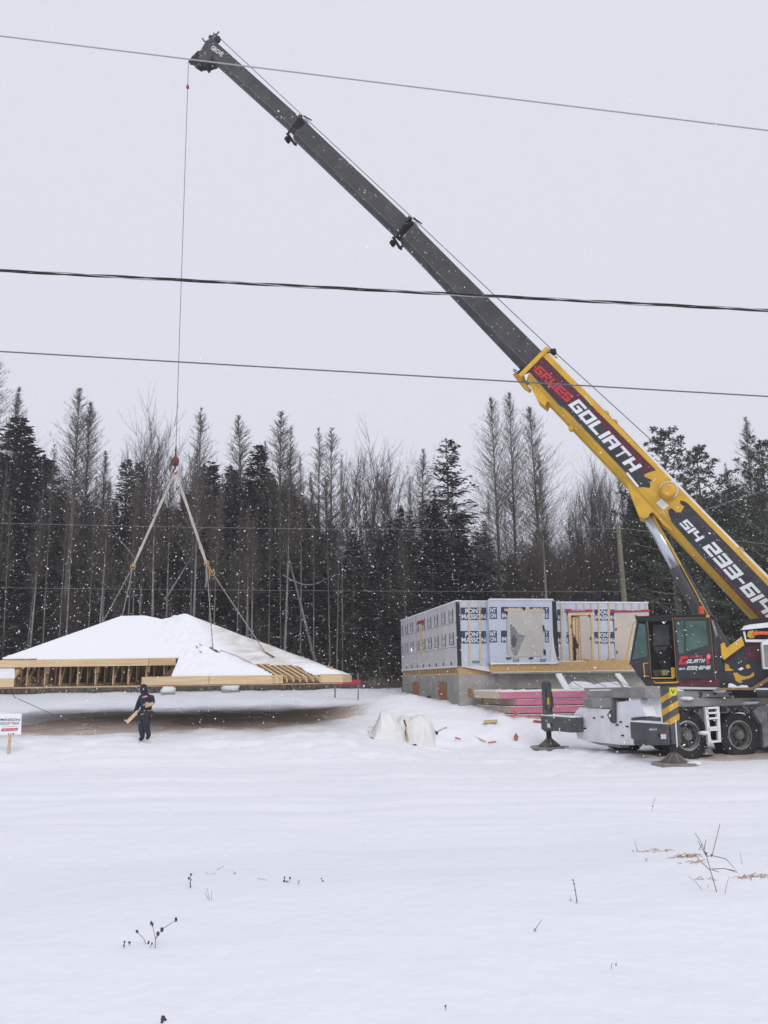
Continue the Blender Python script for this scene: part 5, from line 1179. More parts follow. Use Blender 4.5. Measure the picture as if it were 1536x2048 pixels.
# open doorway with studs
mb = MB(); mb.prism(FC.pts([(1136, 1226), (1185, 1225), (1186, 1230), (1136, 1231)], -.045), hw*.04, WOOD2); mb.prism(FC.pts([(1136, 1231), (1142, 1231), (1146, 1328), (1141, 1328)], -.045), hw*.04, WOOD2); mb.prism(FC.pts([(1182, 1230), (1186, 1230), (1190, 1328), (1185, 1328)], -.045), hw*.04, WOOD2); mb.prism(FC.pts([(1145, 1325), (1182, 1320), (1182, 1324), (1146, 1328)], -.05), hw*.05, WOOD2); mb.build('door_frame', house)
for u in (1146, 1151.5, 1157, 1162.5):
    mb = MB(); mb.prism(FC.pts([(u, 1236), (u+4, 1234), (u+5.5, 1322), (u+1.5, 1322)], .02), hw*.03, WOOD2 if u != 1151.5 else WOOD); mb.build('doorway_plank', house)
mb = MB(); mb.prism(FC.pts([(1145, 1264), (1150, 1274), (1157, 1290), (1156, 1297), (1151, 1296), (1153, 1306), (1152, 1321), (1147, 1322), (1147, 1302), (1144, 1299), (1147, 1292)], -.012), hw*.01, BLACKM)
for (u, v) in ((1142, 1252), (1179, 1231), (1181, 1276), (1234, 1304), (1232, 1258)): mb.prism(FC.pts([(u, v-3), (u+2, v), (u+1, v+4), (u-1.5, v+1)], -.055), hw*.004, BLACKM)
mb.build('torn_membrane', house)
# side wall (long left wall), back and right
mb = MB(); hbox(mb, -.002, T, .0, DEEPR, zW, zT, WRAPW)
def sp(d, z, off=-.006): return hp(off, d, z)
dd = .55; k = 0
while dd < DEEPR-.4:
    if not 6.15 < dd < 6.6:
        for z0 in (zW+.85, zW+1.76):
            for (a, w) in ((0, .12), (.60, .08)):
                mb.add([sp(dd+a, z0), sp(dd+a+w, z0), sp(dd+a+w, z0+.5), sp(dd+a, z0+.5)], [(0, 1, 2, 3)], PR_NAVY)
            for (a, w, b, h) in ((.16, .09, .0, .17), (.30, .12, .0, .17), (.47, .1, .0, .17), (.2, .08, .27, .17), (.34, .10, .27, .17), (.49, .08, .27, .17)):
                mb.add([sp(dd+a, z0+b), sp(dd+a+w, z0+b), sp(dd+a+w, z0+b+.03), sp(dd+a, z0+b+.03)], [(0, 1, 2, 3)], PR_NAVY); mb.add([sp(dd+a, z0+b+.03), sp(dd+a+.02, z0+b+.03), sp(dd+a+.02, z0+b+h), sp(dd+a, z0+b+h)], [(0, 1, 2, 3)], PR_NAVY)
        mb.add([sp(dd+.4, zW+.06), sp(dd+.6, zW+.06), sp(dd+.6, zW+.2), sp(dd+.4, zW+.2)], [(0, 1, 2, 3)], PR_NAVY)
    dd += 1.22
for z in (zW+.75, zW+1.7): mb.add([sp(.1, z), sp(DEEPR, z), sp(DEEPR, z+.02), sp(.1, z+.02)], [(0, 1, 2, 3)], CHAIN)
mb.build('wrapped_wall', house, label='long greyish wrapped side wall with rows of small prints')
mb = MB(); hbox(mb, -.03, 0, 6.05, 6.35, zW+.62, zT-.38, WOOD2); mb.build('side_window_frame', house)
mb = MB(); hbox(mb, -.04, -.01, 5.6, 6.9, zT-.44, zT-.32, RED); hbox(mb, -.04, -.01, 5.7, 5.85, zT-.56, zT-.44, RED); mb.build('side_lintel_tape', house)
mb = MB(); hbox(mb, T, sC1, DEEPR-T, DEEPR, zW, zT, WRAPW); mb.build('back_wall', house)
mb = MB(); hbox(mb, sC1-T, sC1, D+T, DEEPR-T, zWC-.1, zTC-.02, OSB); mb.build('right_end_wall', house)
mb = MB(); hbox(mb, -.012, .0, .02, .10, zW, zT, BLACKM); hbox(mb, -.01, .12, -.012, 0, zW, zT-.01, BLACKM); mb.build('corner_membrane', house)
mb = MB(); mb.prism(FB.pts([(1104, 1202), (1112, 1202), (1118.5, 1322), (1115, 1326), (1111, 1318), (1108, 1290), (1106, 1260)], -.01), hw*.008, BLACKM); mb.build('corner_membrane', house)
mb = MB(); mb.prism(FB.pts([(1105, 1262), (1109, 1296), (1114, 1318), (1119, 1326), (1112, 1328), (1100, 1329)], -.02), hw*.006, WRAPW); mb.build('loose_wrap_corner', house)
mb = MB(); mb.prism(FC.pts([(1303, 1207), (1308, 1207), (1308, 1228), (1303, 1228)], -.01), hw*.5, BLACKM); mb.build('corner_membrane', house)
# strapping
for pl, us, v0, v1, m_ in ((FA, (936, 957.5), 1205, 1329, WOOD2), (FC, (1121, 1196, 1216), 1207, 1321, WOOD2)):
    for u in us:
        for w in (0,):
            mb = MB(); mb.prism(pl.pts([(u, v0), (u+3.2, v0), (u+5.2, v1), (u+2, v1)], -.035), hw*.028, m_); mb.build('batten', house)
for u in (1152, 1167, 1181, 1232, 1247, 1263, 1278, 1291):
    mb = MB(); mb.prism(FC.pts([(u, 1207), (u+3, 1207), (u+3, 1219), (u, 1219)], -.03), hw*.025, M('film_covered_batten', (.52, .45, .42), None)); mb.build('batten', house)
for d_ in (2.3, 3.1, 7.2): mb = MB(); hbox(mb, -.012, -.003, d_, d_+.07, zW+.05, zT-.02, M('faint_batten', (.48, .42, .36), None)); mb.build('batten', house)
# snow lying on the plates
mb = MB()
hbox(mb, -.04, T+.03, -.03, DEEPR+.02, zT, zT+.05, LUMPSNOW); hbox(mb, T+.03, sA1, -.03, T+.02, zT, zT+.04, LUMPSNOW); hbox(mb, sA1, sB1+.02, -.33, -.30+T, zTB, zTB+.05, LUMPSNOW); hbox(mb, sC0-.2+T, sC1+.02, D-.03, D+T, zTC, zTC+.05, LUMPSNOW)
hbox(mb, -.03, .0, 0.1, DEEPR, zW-.02, zW+.04, LUMPSNOW); hbox(mb, sB0, sB1, -.33, -.30, zWB-.02, zWB+.03, LUMPSNOW); hbox(mb, sC0, sC1, D-.03, D, zWC-.02, zWC+.02, LUMPSNOW)
mb.build('snow_strip', house)
mb = MB()
for u, v in ((945, 1200), (1106, 1198), (1043, 1196)): mb.bar(FA.at(u, v, .05), FA.at(u, v+8, .05), .03, .03, WOOD2)
mb.build('stud_end', house)
# snow heap and planks against the right part of the foundation
q0 = hp(S_(FC, 1150), -.5, 0)
def snowmound(name, c, rx, ry, rz_, seed, label, amp=.35):
    mb = MB(); mb.blob((c[0], c[1], hz(c[0], c[1])-.05), rx, ry, rz_, LUMPSNOW, 22, 12, amp, seed); return mb.build(name, None, (c[0], c[1], hz(c[0], c[1])), smooth=True, label=label, cat='snow pile')
c = P(1190, 1385, 31.0); snowmound('snow_pile', (c.x+.1, c.y+.2), 1.5, .8, 1.25, 3, 'tall white snow heap against the foundation behind the foam stack')
mbp = MB(); a, b = P(1117, 1348, 31.6), P(1138, 1385, 30.4); mbp.bar(a, b, .22, .05, LUMPSNOW, (0, -1, 1)); mbp.bar(a-Z*.05, b-Z*.05, .22, .05, WOOD, (0, -1, 1)); mbp.build('plank', None, (b.x, b.y, b.z), label='snow covered plank leaning on the foundation at the left side of the snow heap', cat='plank', group='planks leaning on the foundation')
mbp = MB(); a, b = P(1235, 1348, 31.9), P(1262, 1385, 30.4); mbp.bar(a, b, .20, .05, LUMPSNOW, (0, -1, 1)); mbp.bar(a-Z*.05, b-Z*.05, .20, .05, WOOD, (0, -1, 1)); mbp.build('plank', None, (b.x, b.y, b.z), label='snow covered plank leaning on the foundation between the snow heap and the cab', cat='plank', group='planks leaning on the foundation')
mb = MB(); rr = random.Random(2)
for i in range(5):
    a = P(1140+22*i, 1350+rr.uniform(0, 8), 30.25); b = P(1165+24*i, 1372+rr.uniform(-4, 4), 30.0); mb.tube([a, (a+b)/2-Z*.03, b], .009, BLACKM, 5)
mb.build('reinforcing_bars', None, (b.x, b.y, b.z), label='thin dark rods poking out of the snow heap by the foundation', cat='rods')
# ------------------------------------------------------------------ foam panel stack
PINK = M('pink_foam', (.62, .20, .31), (.54, .17, .26), 3, .8); TANP = M('tan_sheathing_edge', (.50, .42, .31), (.40, .34, .26), 4, .8); FROST = M('frosty_rust_edge', (.36, .16, .12), (.5, .42, .40), 5, .8)
def panel(name, near, left, th, mat_front, mat_side, label, dz=0, back=2.4, twist=0):
    """near: px of the near bottom-left corner and near bottom-right; built flat with real depth"""
    pass
pz = hz(*P(1050, 1435, 27.6).xy)
def slab(uL, uR, y, z0, th, dep, skew, mat, label, snow=False, side=TANP):
    xl = P(uL, 1420, y).x; xr = P(uR, 1420, y).x; mb = MB()
    A = V((xl, y, z0)); B = V((xr, y+.15, z0)); b = V((skew, dep, 0)); t = thing('foam_panel', A, label, 'insulation panel', 'pink foam panels stacked in the snow')
    mb.prism([A, B, B+b, A+b], Z*th, mat); mb.build('foam_core', t, bevel=.01)
    s2 = MB(); s2.prism([A+b*.02-V((.012, 0, 0)), A+b*.98-V((.012, 0, 0)), A+b*.98-V((.012, 0, 0))+Z*th, A+b*.02-V((.012, 0, 0))+Z*th], V((.01, 0, 0)), side); s2.prism([A+Z*(th+.001), B+Z*(th+.001), B+b+Z*(th+.001), A+b+Z*(th+.001)], Z*.02, side)
    s2.build('facing_board', t)
    s3 = MB(); 
    if snow: s3.prism([A+Z*(th+.022), B+Z*(th+.022), B+b+Z*(th+.022), A+b+Z*(th+.022)], Z*.05, LUMPSNOW)
    else: s3.prism([A+Z*(th+.022)-V((0, .01, 0)), B+Z*(th+.022), B+b+Z*(th+.022), A+b+Z*(th+.022)], Z*.015, LUMPSNOW)
    s3.build('snow_cap', t)
    return A, B, b
y0 = 29.9; zb = P(1050, 1434, y0).z
print('stack z', zb, pz)
slab(1012, 1180, y0-.05, zb-.08, .14, 2.4, -.8, FROST, 'lowest foam panel of the stack, rusty pink and crusted with frost', side=TANP)
slab(1022, 1190, y0, zb+.13, .205, 2.4, -.95, PINK, 'second foam panel from the bottom of the snowy stack, pink edge', side=TANP)
slab(1034, 1186, y0+.05, zb+.40, .185, 2.3, -.9, PINK, 'third foam panel from the bottom of the snowy stack, pink edge', side=TANP)
A, B, b = slab(1002, 1182, y0-.02, zb+.64, .215, 2.4, -.67, PINK, 'topmost pink foam panel, its top buried under snow', snow=True, side=M('cream_board_edge', (.60, .50, .35), None))
mb = MB(); zt = zb+.64+.215+.09; rr = random.Random(4)
for (u, v, w, m_, L) in ((1035, 1376, .05, BLACKM, .35), (1062, 1374, .06, BLACKM, .45), (1075, 1377, .03, BLACKM, .6), (990, 1384, .03, WOOD, .5), (1010, 1381, .04, CHAIN, .3), (1120, 1379, .04, WOOD, .6), (1140, 1384, .03, WOOD, .7)):
    c = P(u, v, y0+1.0); c.z = zt-.005; an = rr.uniform(-.5, .5); d = V((math.cos(an), math.sin(an), 0))*L/2
    mb = MB(); mb.bar(c-d, c, w, w*.7, m_); mb.bar(c, c+V((d.x, -d.y*.4, .02)), w*.8, w*.6, m_)
    lbs = {1035: 'small dark scrap on top of the foam stack above the pink edge', 1062: 'larger dark tool like lump on top of the foam stack', 1075: 'long thin dark rod on top of the foam stack', 990: 'thin wood lath at the left corner of the foam stack top', 1010: 'short grey strip on the left of the foam stack top', 1120: 'short wood offcut on the foam stack top near the deck', 1140: 'long wood lath on the foam stack top near the jack'}
    mb.build('scrap', None, c, label=lbs[u], cat='scrap', group='scraps on the foam stack')
# ------------------------------------------------------------------ plastic covered bundle
def bundle():
    mb = MB(); c = PG(808, 1480); W = 2.1; n, m_ = 46, 18; vs = []; pts = [(740, 1470), (752, 1444), (762, 1427), (775, 1434), (790, 1438), (806, 1432), (812, 1440), (828, 1432), (850, 1432), (862, 1440), (868, 1462), (872, 1478)]
    us = np.linspace(738, 874, n)
    for j in range(m_+1):
        t = j/m_
        for i, u in enumerate(us):
            v = float(np.interp(u, [p[0] for p in pts], [p[1] for p in pts])); p = P(u, v, c.y+.45); x = p.x; H = max(p.z-hz(x, c.y+.3), .02)
            prof = math.sin(math.pi*t)**1.15
            y = c.y-.35+1.6*t; z = hz(x, y)-.03+H*prof*(1+.35*noise.noise(V((x*2.2, t*3, 2))))+.09*noise.noise(V((x*5, t*6, 5)))
            vs.append((x+.05*noise.noise(V((x*4, t*5, 9))), y+.12*noise.noise(V((x*3, t*6, 1))), z))
    fs = [(j*n+i, j*n+i+1, (j+1)*n+i+1, (j+1)*n+i) for j in range(m_) for i in range(n-1)]
    mb.add(vs, fs, M('dull_white_plastic_sheet', (.76, .76, .75), (.68, .675, .66), 1.6, .35, bump=.6, bscale=4)); t = thing('plastic_bundle', (c.x, c.y, hz(c.x, c.y)), 'crumpled white plastic sheeting over a heap of material lying in the snow', 'plastic sheet')
    mb.build('plastic_sheet', t, smooth=False, recalc=False)
    m2 = MB(); q = [P(808, 1440, c.y-.15), P(812, 1452, c.y-.25), P(811, 1466, c.y-.33), P(816, 1482, c.y-.36)]; m2.tube(q, .03, BLACKM, 5); m2.tube([q[0]+V((.03, 0, 0)), q[2]+V((.04, -.02, 0)), q[3]], .035, WOOD, 5); m2.build('open_slit', t)
bundle()
def scrap(u, v, du, dv, w, h, mat, label, cat='scrap', name='scrap'):
    a = PG(u, v); b = PG(u+du, v+dv); a.z += h*.5; b.z = hz(b.x, b.y)+h*.6
    mb = MB(); mb.bar(a, b, w, h, mat); mb.build(name, None, (a+b)/2, label=label, cat=cat)
scrap(857, 1460, 17, 10, .10, .08, BLACKM, 'dark slab sticking out of the snow right of the plastic bundle')
scrap(855, 1474, 7, 7, .05, .05, WOOD, 'small tan stick below the dark slab by the bundle')
scrap(873, 1465, 20, -9, .04, .04, M('frosted_stick', (.45, .42, .40), None), 'frosted thin stick right of the dark slab')
scrap(968, 1446, 26, -1, .22, .09, M('yellowish_offcut', (.58, .42, .22), None), 'yellowish wood offcut in the snow in front of the foam stack')
scrap(911, 1477, 9, 3, .08, .05, M('pink_scrap', (.60, .18, .25), None), 'small pink scrap in the snow left of the thin lath')
scrap(944, 1472, 27, 12, .05, .03, MATS['yellowish_offcut'], 'thin tan and red lath lying across the snow')
scrap(976, 1486, 16, -2, .04, .03, REDL, 'red sliver at the end of the thin lath')
scrap(1067, 1443, 18, 2, .10, .05, REDL, 'bright red strip in the snow beside the far outrigger jack')
mb = MB(); p = PG(1031, 1484); mb.prism([p, p+V((.06, 0, .05)), p+V((.10, 0, .14)), p+V((.05, 0, .22)), p+V((.01, 0, .28)), p+V((-.06, 0, .16)), p+V((-.03, 0, .06))], V((.02, .05, .02)), M('dry_brown_leaf', (.38, .15, .06), None)); mb.build('dry_leaf', None, p, label='single dry brown leaf standing in the snow left of the far jack', cat='leaf')
mb = MB(); p = PG(1029, 1432); p = P(1028, 1433, 29.5); mb.prism([p, p+V((.12, 0, .02)), p+V((.15, 0, .18)), p+V((.05, 0, .14)), p+V((-.03, 0, .22))], V((.02, .05, .02)), MATS['dry_brown_leaf']); mb.build('dry_leaf', None, p, label='curled dry brown leaf against the bottom of the foam stack', cat='leaf')
# ------------------------------------------------------------------ red beam, posts, boulders
p = P(690, 1365, 38.5); q = P(722, 1364, 38.5); mb = MB(); red = thing('red_barrier', (p.x, p.y, hz(p.x, p.y)), 'red barrier rail on a thin post beyond the right corner of the roof', 'barrier')
mb.bar(P(676, 1365, 38.5), q, .08, .20, RED); mb.build('rail', red)
mb = MB(); s_ = P(716, 1345, 38.5); mb.tube([V((s_.x, s_.y, hz(s_.x, s_.y)-.1)), s_], .03, BARKP); mb.build('post', red)
s_ = P(670, 1338, 40); mb = MB(); mb.tube([V((s_.x, s_.y, hz(s_.x, s_.y)-.1)), s_], .035, BARKP); mb.build('marker_stake', None, (s_.x, s_.y, hz(s_.x, s_.y)), label='thin pale stake standing behind the right corner of the roof', cat='stake')
for u, v, r_, lb in ((461, 1383, .36, 'round boulder capped with snow at the wood edge under the roof'), (337, 1383, .30, 'low boulder under snow at the wood edge behind the worker')):
    p = PG(u, v+4); p.y = min(p.y, 44); p = V((P(u, v, 43.5).x, 43.5, 0)); p.z = hz(p.x, p.y); t = thing('boulder', p, lb, 'boulder'); mb = MB(); mb.blob(p+Z*.02, r_*1.2, r_*.9, r_*.8, CONC, 12, 8, .4, u); mb.build('stone', t, smooth=True); mb = MB(); mb.blob(p+Z*(.12+r_*.35), r_*1.25, r_*.95, r_*.72, LUMPSNOW, 12, 8, .3, u+1); mb.build('snow_cap', t, smooth=True)
# ------------------------------------------------------------------ sign
g = PG(17, 1508); sy = g.y; t = thing('lot_sign', g, 'white builder sign for lot 114 on a short wooden stake in the snow', 'sign')
PSG = Plane((g.x, sy, 0), (0, 1, 0))
def sg(u, v, off=0): return PSG.at(u, v, off)
mb = MB(); mb.prism([sg(-20, 1470, -.03), sg(42, 1469, -.03), sg(43, 1427, -.03), sg(-20, 1427, -.03)], V((0, .012, 0)), M('white_sign_board', (.80, .82, .86), None, rough=.4))
mb.prism([sg(1.5, 1463, -.034), sg(34, 1461.5, -.034), sg(37, 1456, -.034), sg(4, 1457, -.034)], V((0, .002, 0)), M('sign_red', (.60, .03, .09), None))
mb.build('sign_board', t)
mb = MB(); NAVS = M('sign_navy', (.03, .045, .08), None)
def sgt(txt, u0, v1, u1, v0, mat, bold=.01, off=-.037): v2, fs = text2d(txt, bold); O = sg(u0, v1, off); mb.flat(v2, fs, O, sg(u1, v1, off)-O, sg(u0, v0, off)-O, mat)
sgt('MAISON', 1, 1442, 39.5, 1436.8, NAVS); sgt('IZO', .5, 1449.7, 16.5, 1444.5, NAVS); sgt('AX', 26.5, 1449.2, 38.5, 1444, NAVS); sgt('M', 17.5, 1449.2, 26, 1443.5, MATS['sign_red'], 0); sgt('114', 16.5, 1471-1, 28.5, 1466-.2, NAVS)
sgt('450 712 7001', 6, 1461.3, 33, 1458.2, WHITE, .0, -.039); sgt('CONSTRUCTION', 4, 1453.8, 34, 1452.2, CHAIN, 0)
mb.build('lettering', t, recalc=False)
mb = MB(); mb.box(g+Z*.33+V((-.0, 0, 0)), V((.075, 0, 0)), V((0, .04, 0)), Z*.95, WOOD); mb.build('stake', t)
# ------------------------------------------------------------------ overhead wires and the utility pole
WIRE = M('dull_wire', (.13, .13, .14), None, rough=.6); WIREL = M('aluminium_wire', (.36, .36, .37), None, rough=.5); CABLE = M('black_cable', (.02, .017, .016), None, rough=.6)
def wire(p0, p1, Y, r, mat, label, sag=0, twist=0, y2=None, ext=1.1):
    a = P(*p0, Y); b = P(*p1, y2 or Y); d = b-a; a2 = a-d*(ext-1)*2; b2 = b+d*(ext-1)*2; L = b2-a2; n = 60; mb = MB()
    def pos(t): q = a2.lerp(b2, t); q.z += -sag*4*t*(1-t)+sag*.85; return q
    if twist:
        for k in range(3):
            pts = [pos(i/240)+V((0, math.cos(i*twist+k*2.1)*r*.9, math.sin(i*twist+k*2.1)*r*(.9 if k else 1.3))) for i in range(241)]; mb.tube(pts, r*(.75 if k else .5), mat if k else WIREL, 5)
    else: mb.tube([pos(i/n) for i in range(n+1)], r, mat, 5)
    mb.build('overhead_wire', None, a2, label=label, cat='wire', group=None)
wire((0, 72), (1536, 261), 13, .013, WIREL, 'topmost thin overhead wire crossing in front of the boom head')
wire((0, 541.5), (1536, 621), 12, .017, CABLE, 'thick black twisted overhead cable crossing the dark boom', twist=.17)
wire((0, 703), (1536, 793), 12.5, .012, WIRE, 'thin dark overhead wire crossing the yellow boom near its front collar', sag=.0)
pb = P(1249, 1210, 41); pt = P(1236, 1048, 41)
pole = thing('utility_pole', (pb.x, pb.y, hz(pb.x, pb.y)), 'weathered greenish wooden utility pole behind the right part of the house', 'utility pole')
mb = MB(); d = (pb-pt); k = (pt.z-hz(pb.x, pb.y)+.3)/(pt.z-pb.z); mb.tube([pt, pb, pt+d*k], [.11, .14, .17], M('weathered_pole_wood', (.17, .165, .115), (.12, .115, .08), 3, .9, stretch=(1, 1, .2)), 12); mb.build('pole_shaft', pole, smooth=True)
mb = MB(); mb.lathe(pt, Z, [(0, .04), (.12, .05), (.2, .03)], CONC, 10); mb.build('insulator', pole)
wire((0, 1051), (1236, 1062), 41, .006, WIREL, 'faint pale wire running to the top of the utility pole before the dark wood', y2=41, ext=1.0, sag=.15)
wire((0, 1177), (1241, 1185), 41, .005, WIREL, 'lower faint pale wire running from the utility pole before the dark wood', ext=1.0, sag=.05)
wire((1236, 1056), (1640, 1100), 41, .007, WIREL, 'faint wire leaving the utility pole towards the pines behind the boom', ext=1.0)
wire((1300, 1055), (1640, 945), 39, .007, WIREL, 'faint wire rising to the right in front of the pines', ext=1.0)
# ------------------------------------------------------------------ worker
def worker():
    base = PG(286, 1482); base.z = hz(base.x, base.y); k = 1.74/ (F*1.74/ (base.y*1.0)) ; s = base.y/F*.96
    def J(u, v, dy=0): return V(((u-286)*s*1.0, dy, (1481.5-v)*s*1.02))
    J_ = dict(pel=J(287, 1432), sp=J(288.5, 1420), ch=J(290, 1405, 0), nk=J(286, 1393), hd=J(281, 1384, -.01), ht=J(280, 1375.5, -.01),
              ls=J(277, 1398, .05), le=J(271, 1415, .05), lw=J(265.5, 1429, .02), lh=J(263, 1434, .0),
              rs=J(301, 1399, -.05), re=J(305.5, 1408, -.16), rw=J(299, 1409.5, -.26), rh=J(295.5, 1410, -.29),
              lp=J(283, 1435, .05), lk=J(281, 1457, .03), la=J(284.5, 1476.5, .03), lt=J(277.5, 1480.5, .0),
              rp=J(291, 1435, -.05), rk=J(292.5, 1455, -.03), ra=J(298, 1471, -.02), rt=J(294.0, 1478.5, -.05))
    rad = dict(pel=.20, sp=.195, ch=.215, nk=.09, hd=.105, ht=.095, ls=.105, le=.075, lw=.055, lh=.034, rs=.105, re=.08, rw=.055, rh=.034, lp=.14, lk=.105, la=.078, lt=.052, rp=.14, rk=.105, ra=.07, rt=.05)
    E = [('pel', 'sp'), ('sp', 'ch'), ('ch', 'nk'), ('nk', 'hd'), ('hd', 'ht'), ('ch', 'ls'), ('ls', 'le'), ('le', 'lw'), ('lw', 'lh'), ('ch', 'rs'), ('rs', 're'), ('re', 'rw'), ('rw', 'rh'), ('pel', 'lp'), ('lp', 'lk'), ('lk', 'la'), ('la', 'lt'), ('pel', 'rp'), ('rp', 'rk'), ('rk', 'ra'), ('ra', 'rt')]
    for side, h, w, sx in (('l', 'lh', 'lw', -1), ('r', 'rh', 'rw', -1)):
        d = (J_[h]-J_[w]).normalized(); sd = d.cross(V((0, 1, 0))).normalized() if side == 'l' else d.cross(V((0, 0, 1))).normalized()
        for i, L in enumerate((.072, .08, .085, .075)):
            o = sd*(.022*(i-1.5)); n1 = f'{h}{i}a'; n2 = f'{h}{i}b'; curl = V((.015, -.02, -.01)) if side == 'l' else V((-.01, 0, -.03))
            J_[n1] = J_[h]+d*.05+o; J_[n2] = J_[h]+d*(.05+L*.6)+o+curl; rad[n1] = .0105; rad[n2] = .0085; E += [(h, n1), (n1, n2)]
        J_[h+'t'] = J_[h]+sd*.05+d*.03; rad[h+'t'] = .012; E.append((h, h+'t'))
    names = list(J_); me = bpy.data.meshes.new('person'); me.from_pydata([J_[n][:] for n in names], [(names.index(a), names.index(b)) for a, b in E], [])
    o = bpy.data.objects.new('tmp', me); COL.objects.link(o); sk = o.modifiers.new('s', 'SKIN'); sk.use_smooth_shade = True
    for i, n in enumerate(names): r_ = rad[n]; me.skin_vertices[0].data[i].radius = (r_, r_*(.72 if n in ('pel', 'sp', 'ch') else 1)); me.skin_vertices[0].data[i].use_root = (n == 'pel')
    ss_ = o.modifiers.new('b', 'SUBSURF'); ss_.levels = 2; ss_.render_levels = 2
    dg = bpy.context.evaluated_depsgraph_get(); nm = bpy.data.meshes.new_from_object(o.evaluated_get(dg)); bpy.data.objects.remove(o)
    cl = [M('navy_work_clothes', (.016, .018, .036), (.028, .03, .05), 14, .9, bump=.6, bscale=18), M('dark_hood_cloth', (.012, .015, .03), (.03, .035, .06), 20, .9), M('pale_work_glove', (.42, .33, .29), None, rough=.7), M('black_boots', (.012, .012, .014), None, rough=.6), M('skin', (.45, .28, .21), None, rough=.5)]
    nm.materials.clear()
    for c in cl: nm.materials.append(c)
    hd = J_['hd']
    for pg in nm.polygons:
        c = pg.center; k_ = 0
        if c.z > J_['nk'].z+.03: k_ = 1
        if c.z > J_['nk'].z+.06 and c.x < hd.x-.075 and c.y > -.15: k_ = 4
        for h, w in (('lh', 'lw'), ('rh', 'rw')):
            if (c-J_[h]).length < .14 and (c-J_[h]).dot(J_[h]-J_[w]) > -.004 and c.z < J_['ch'].z: k_ = 2
        if c.z < .14 or ((c-J_['ra']).length < .16 and c.z < J_['ra'].z+.02): k_ = 3
        pg.material_index = k_; pg.use_smooth = True
    po = bpy.data.objects.new('person', nm); COL.objects.link(po); po.location = base; WL[po.name] = base.copy()
    put(po, None, 'worker in navy hooded clothes and tool belt walking left with a short board', 'person')
    W = lambda p: base+p
    # hood with a rounded top, face details, jacket emblem, belt, pouch
    mb = MB(); h = W(J(281.5, 1381)); mb.blob(h+V((.02, -.01, .0)), .125, .12, .155, cl[1], 14, 10, .12, 2); mb.blob(W(J(286, 1392)), .13, .12, .09, cl[1], 12, 8, .2, 5); mb.build('hood', po, smooth=True)
    mb = MB(); fc = W(J(275.2, 1382)); mb.blob(fc, .045, .055, .07, cl[4], 10, 8, .05, 1); mb.prism([fc+V((-.04, -.01, .01)), fc+V((-.065, 0, -.012)), fc+V((-.04, .01, -.015))], V((0, .012, 0)), cl[4])
    for sy_ in (-.025, .025): mb.blob(fc+V((-.035, sy_, .02)), .008, .010, .006, BLACKM, 6, 4, 0)
    mb.box(fc+V((-.042, 0, -.032)), V((.006, 0, 0)), V((0, .035, 0)), Z*.006, REDL); mb.build('face', po, smooth=True)
    mb = MB(); a = W(J(283, 1395.5, -.16)); mb.prism([a+V((.0, -.015, -.02)), a+V((.08, -.02, -.055)), a+V((.10, -.02, -.03)), a+V((.17, -.0, -.01)), a+V((.16, 0, .025)), a+V((.05, -.02, .015))], V((0, .01, 0)), M('faded_red_emblem', (.55, .12, .16), (.6, .45, .48), 20)); mb.build('jacket_emblem', po)
    mb = MB(); pel = W(J(288, 1427)); ring = [pel+V((math.cos(t)*.235, math.sin(t)*.19, .012*math.sin(t))) for t in np.linspace(0, 6.283, 25)]
    for a_, b_ in zip(ring[:-1], ring[1:]): mb.bar(a_, b_, .02, .055, M('black_leather_belt', (.02, .018, .015), None))
    for (u, v, dy, m_) in ((300, 1424, -.14, 0), (273, 1428, .0, 0)): 
        c = W(J(u, v, dy)); mb.box(c-Z*.06, V((.14, 0, 0)), V((0, .09, 0)), Z*.17, MATS['black_leather_belt']); mb.box(c+V((0, -.05, .02)), V((.15, 0, 0)), V((0, .012, 0)), Z*.025, M('yellow_belt_trim', (.55, .40, .08), None))
    mb.bar(W(J(282, 1430, -.2)), W(J(290, 1429, -.2)), .01, .03, MATS['yellow_belt_trim']); mb.tube([W(J(296, 1428, -.19)), W(J(295, 1440, -.2)), W(J(293, 1447, -.16))], .012, M('tan_tool_handle', (.42, .28, .12), None)); mb.build('tool_belt', po, bevel=.006)
    mb = MB(); mb.bar(W(J(252, 1445.5, -.02)), W(J(275, 1424, -.07)), .10, .045, WOOD2, (0, 1, 0)); q = W(J(252, 1445.5)); mb.build('short_board', None, q, label='short pale board carried low in the hand of the worker', cat='board', group='boards carried by the worker')
    mb = MB(); mb.bar(W(J(293, 1414, -.26)), W(J(310, 1409, -.34)), .10, .045, WOOD, (0, 1, 0)); mb.build('short_board', None, W(J(293, 1414)), label='second short board clamped under the bent arm of the worker', cat='board', group='boards carried by the worker')
worker()
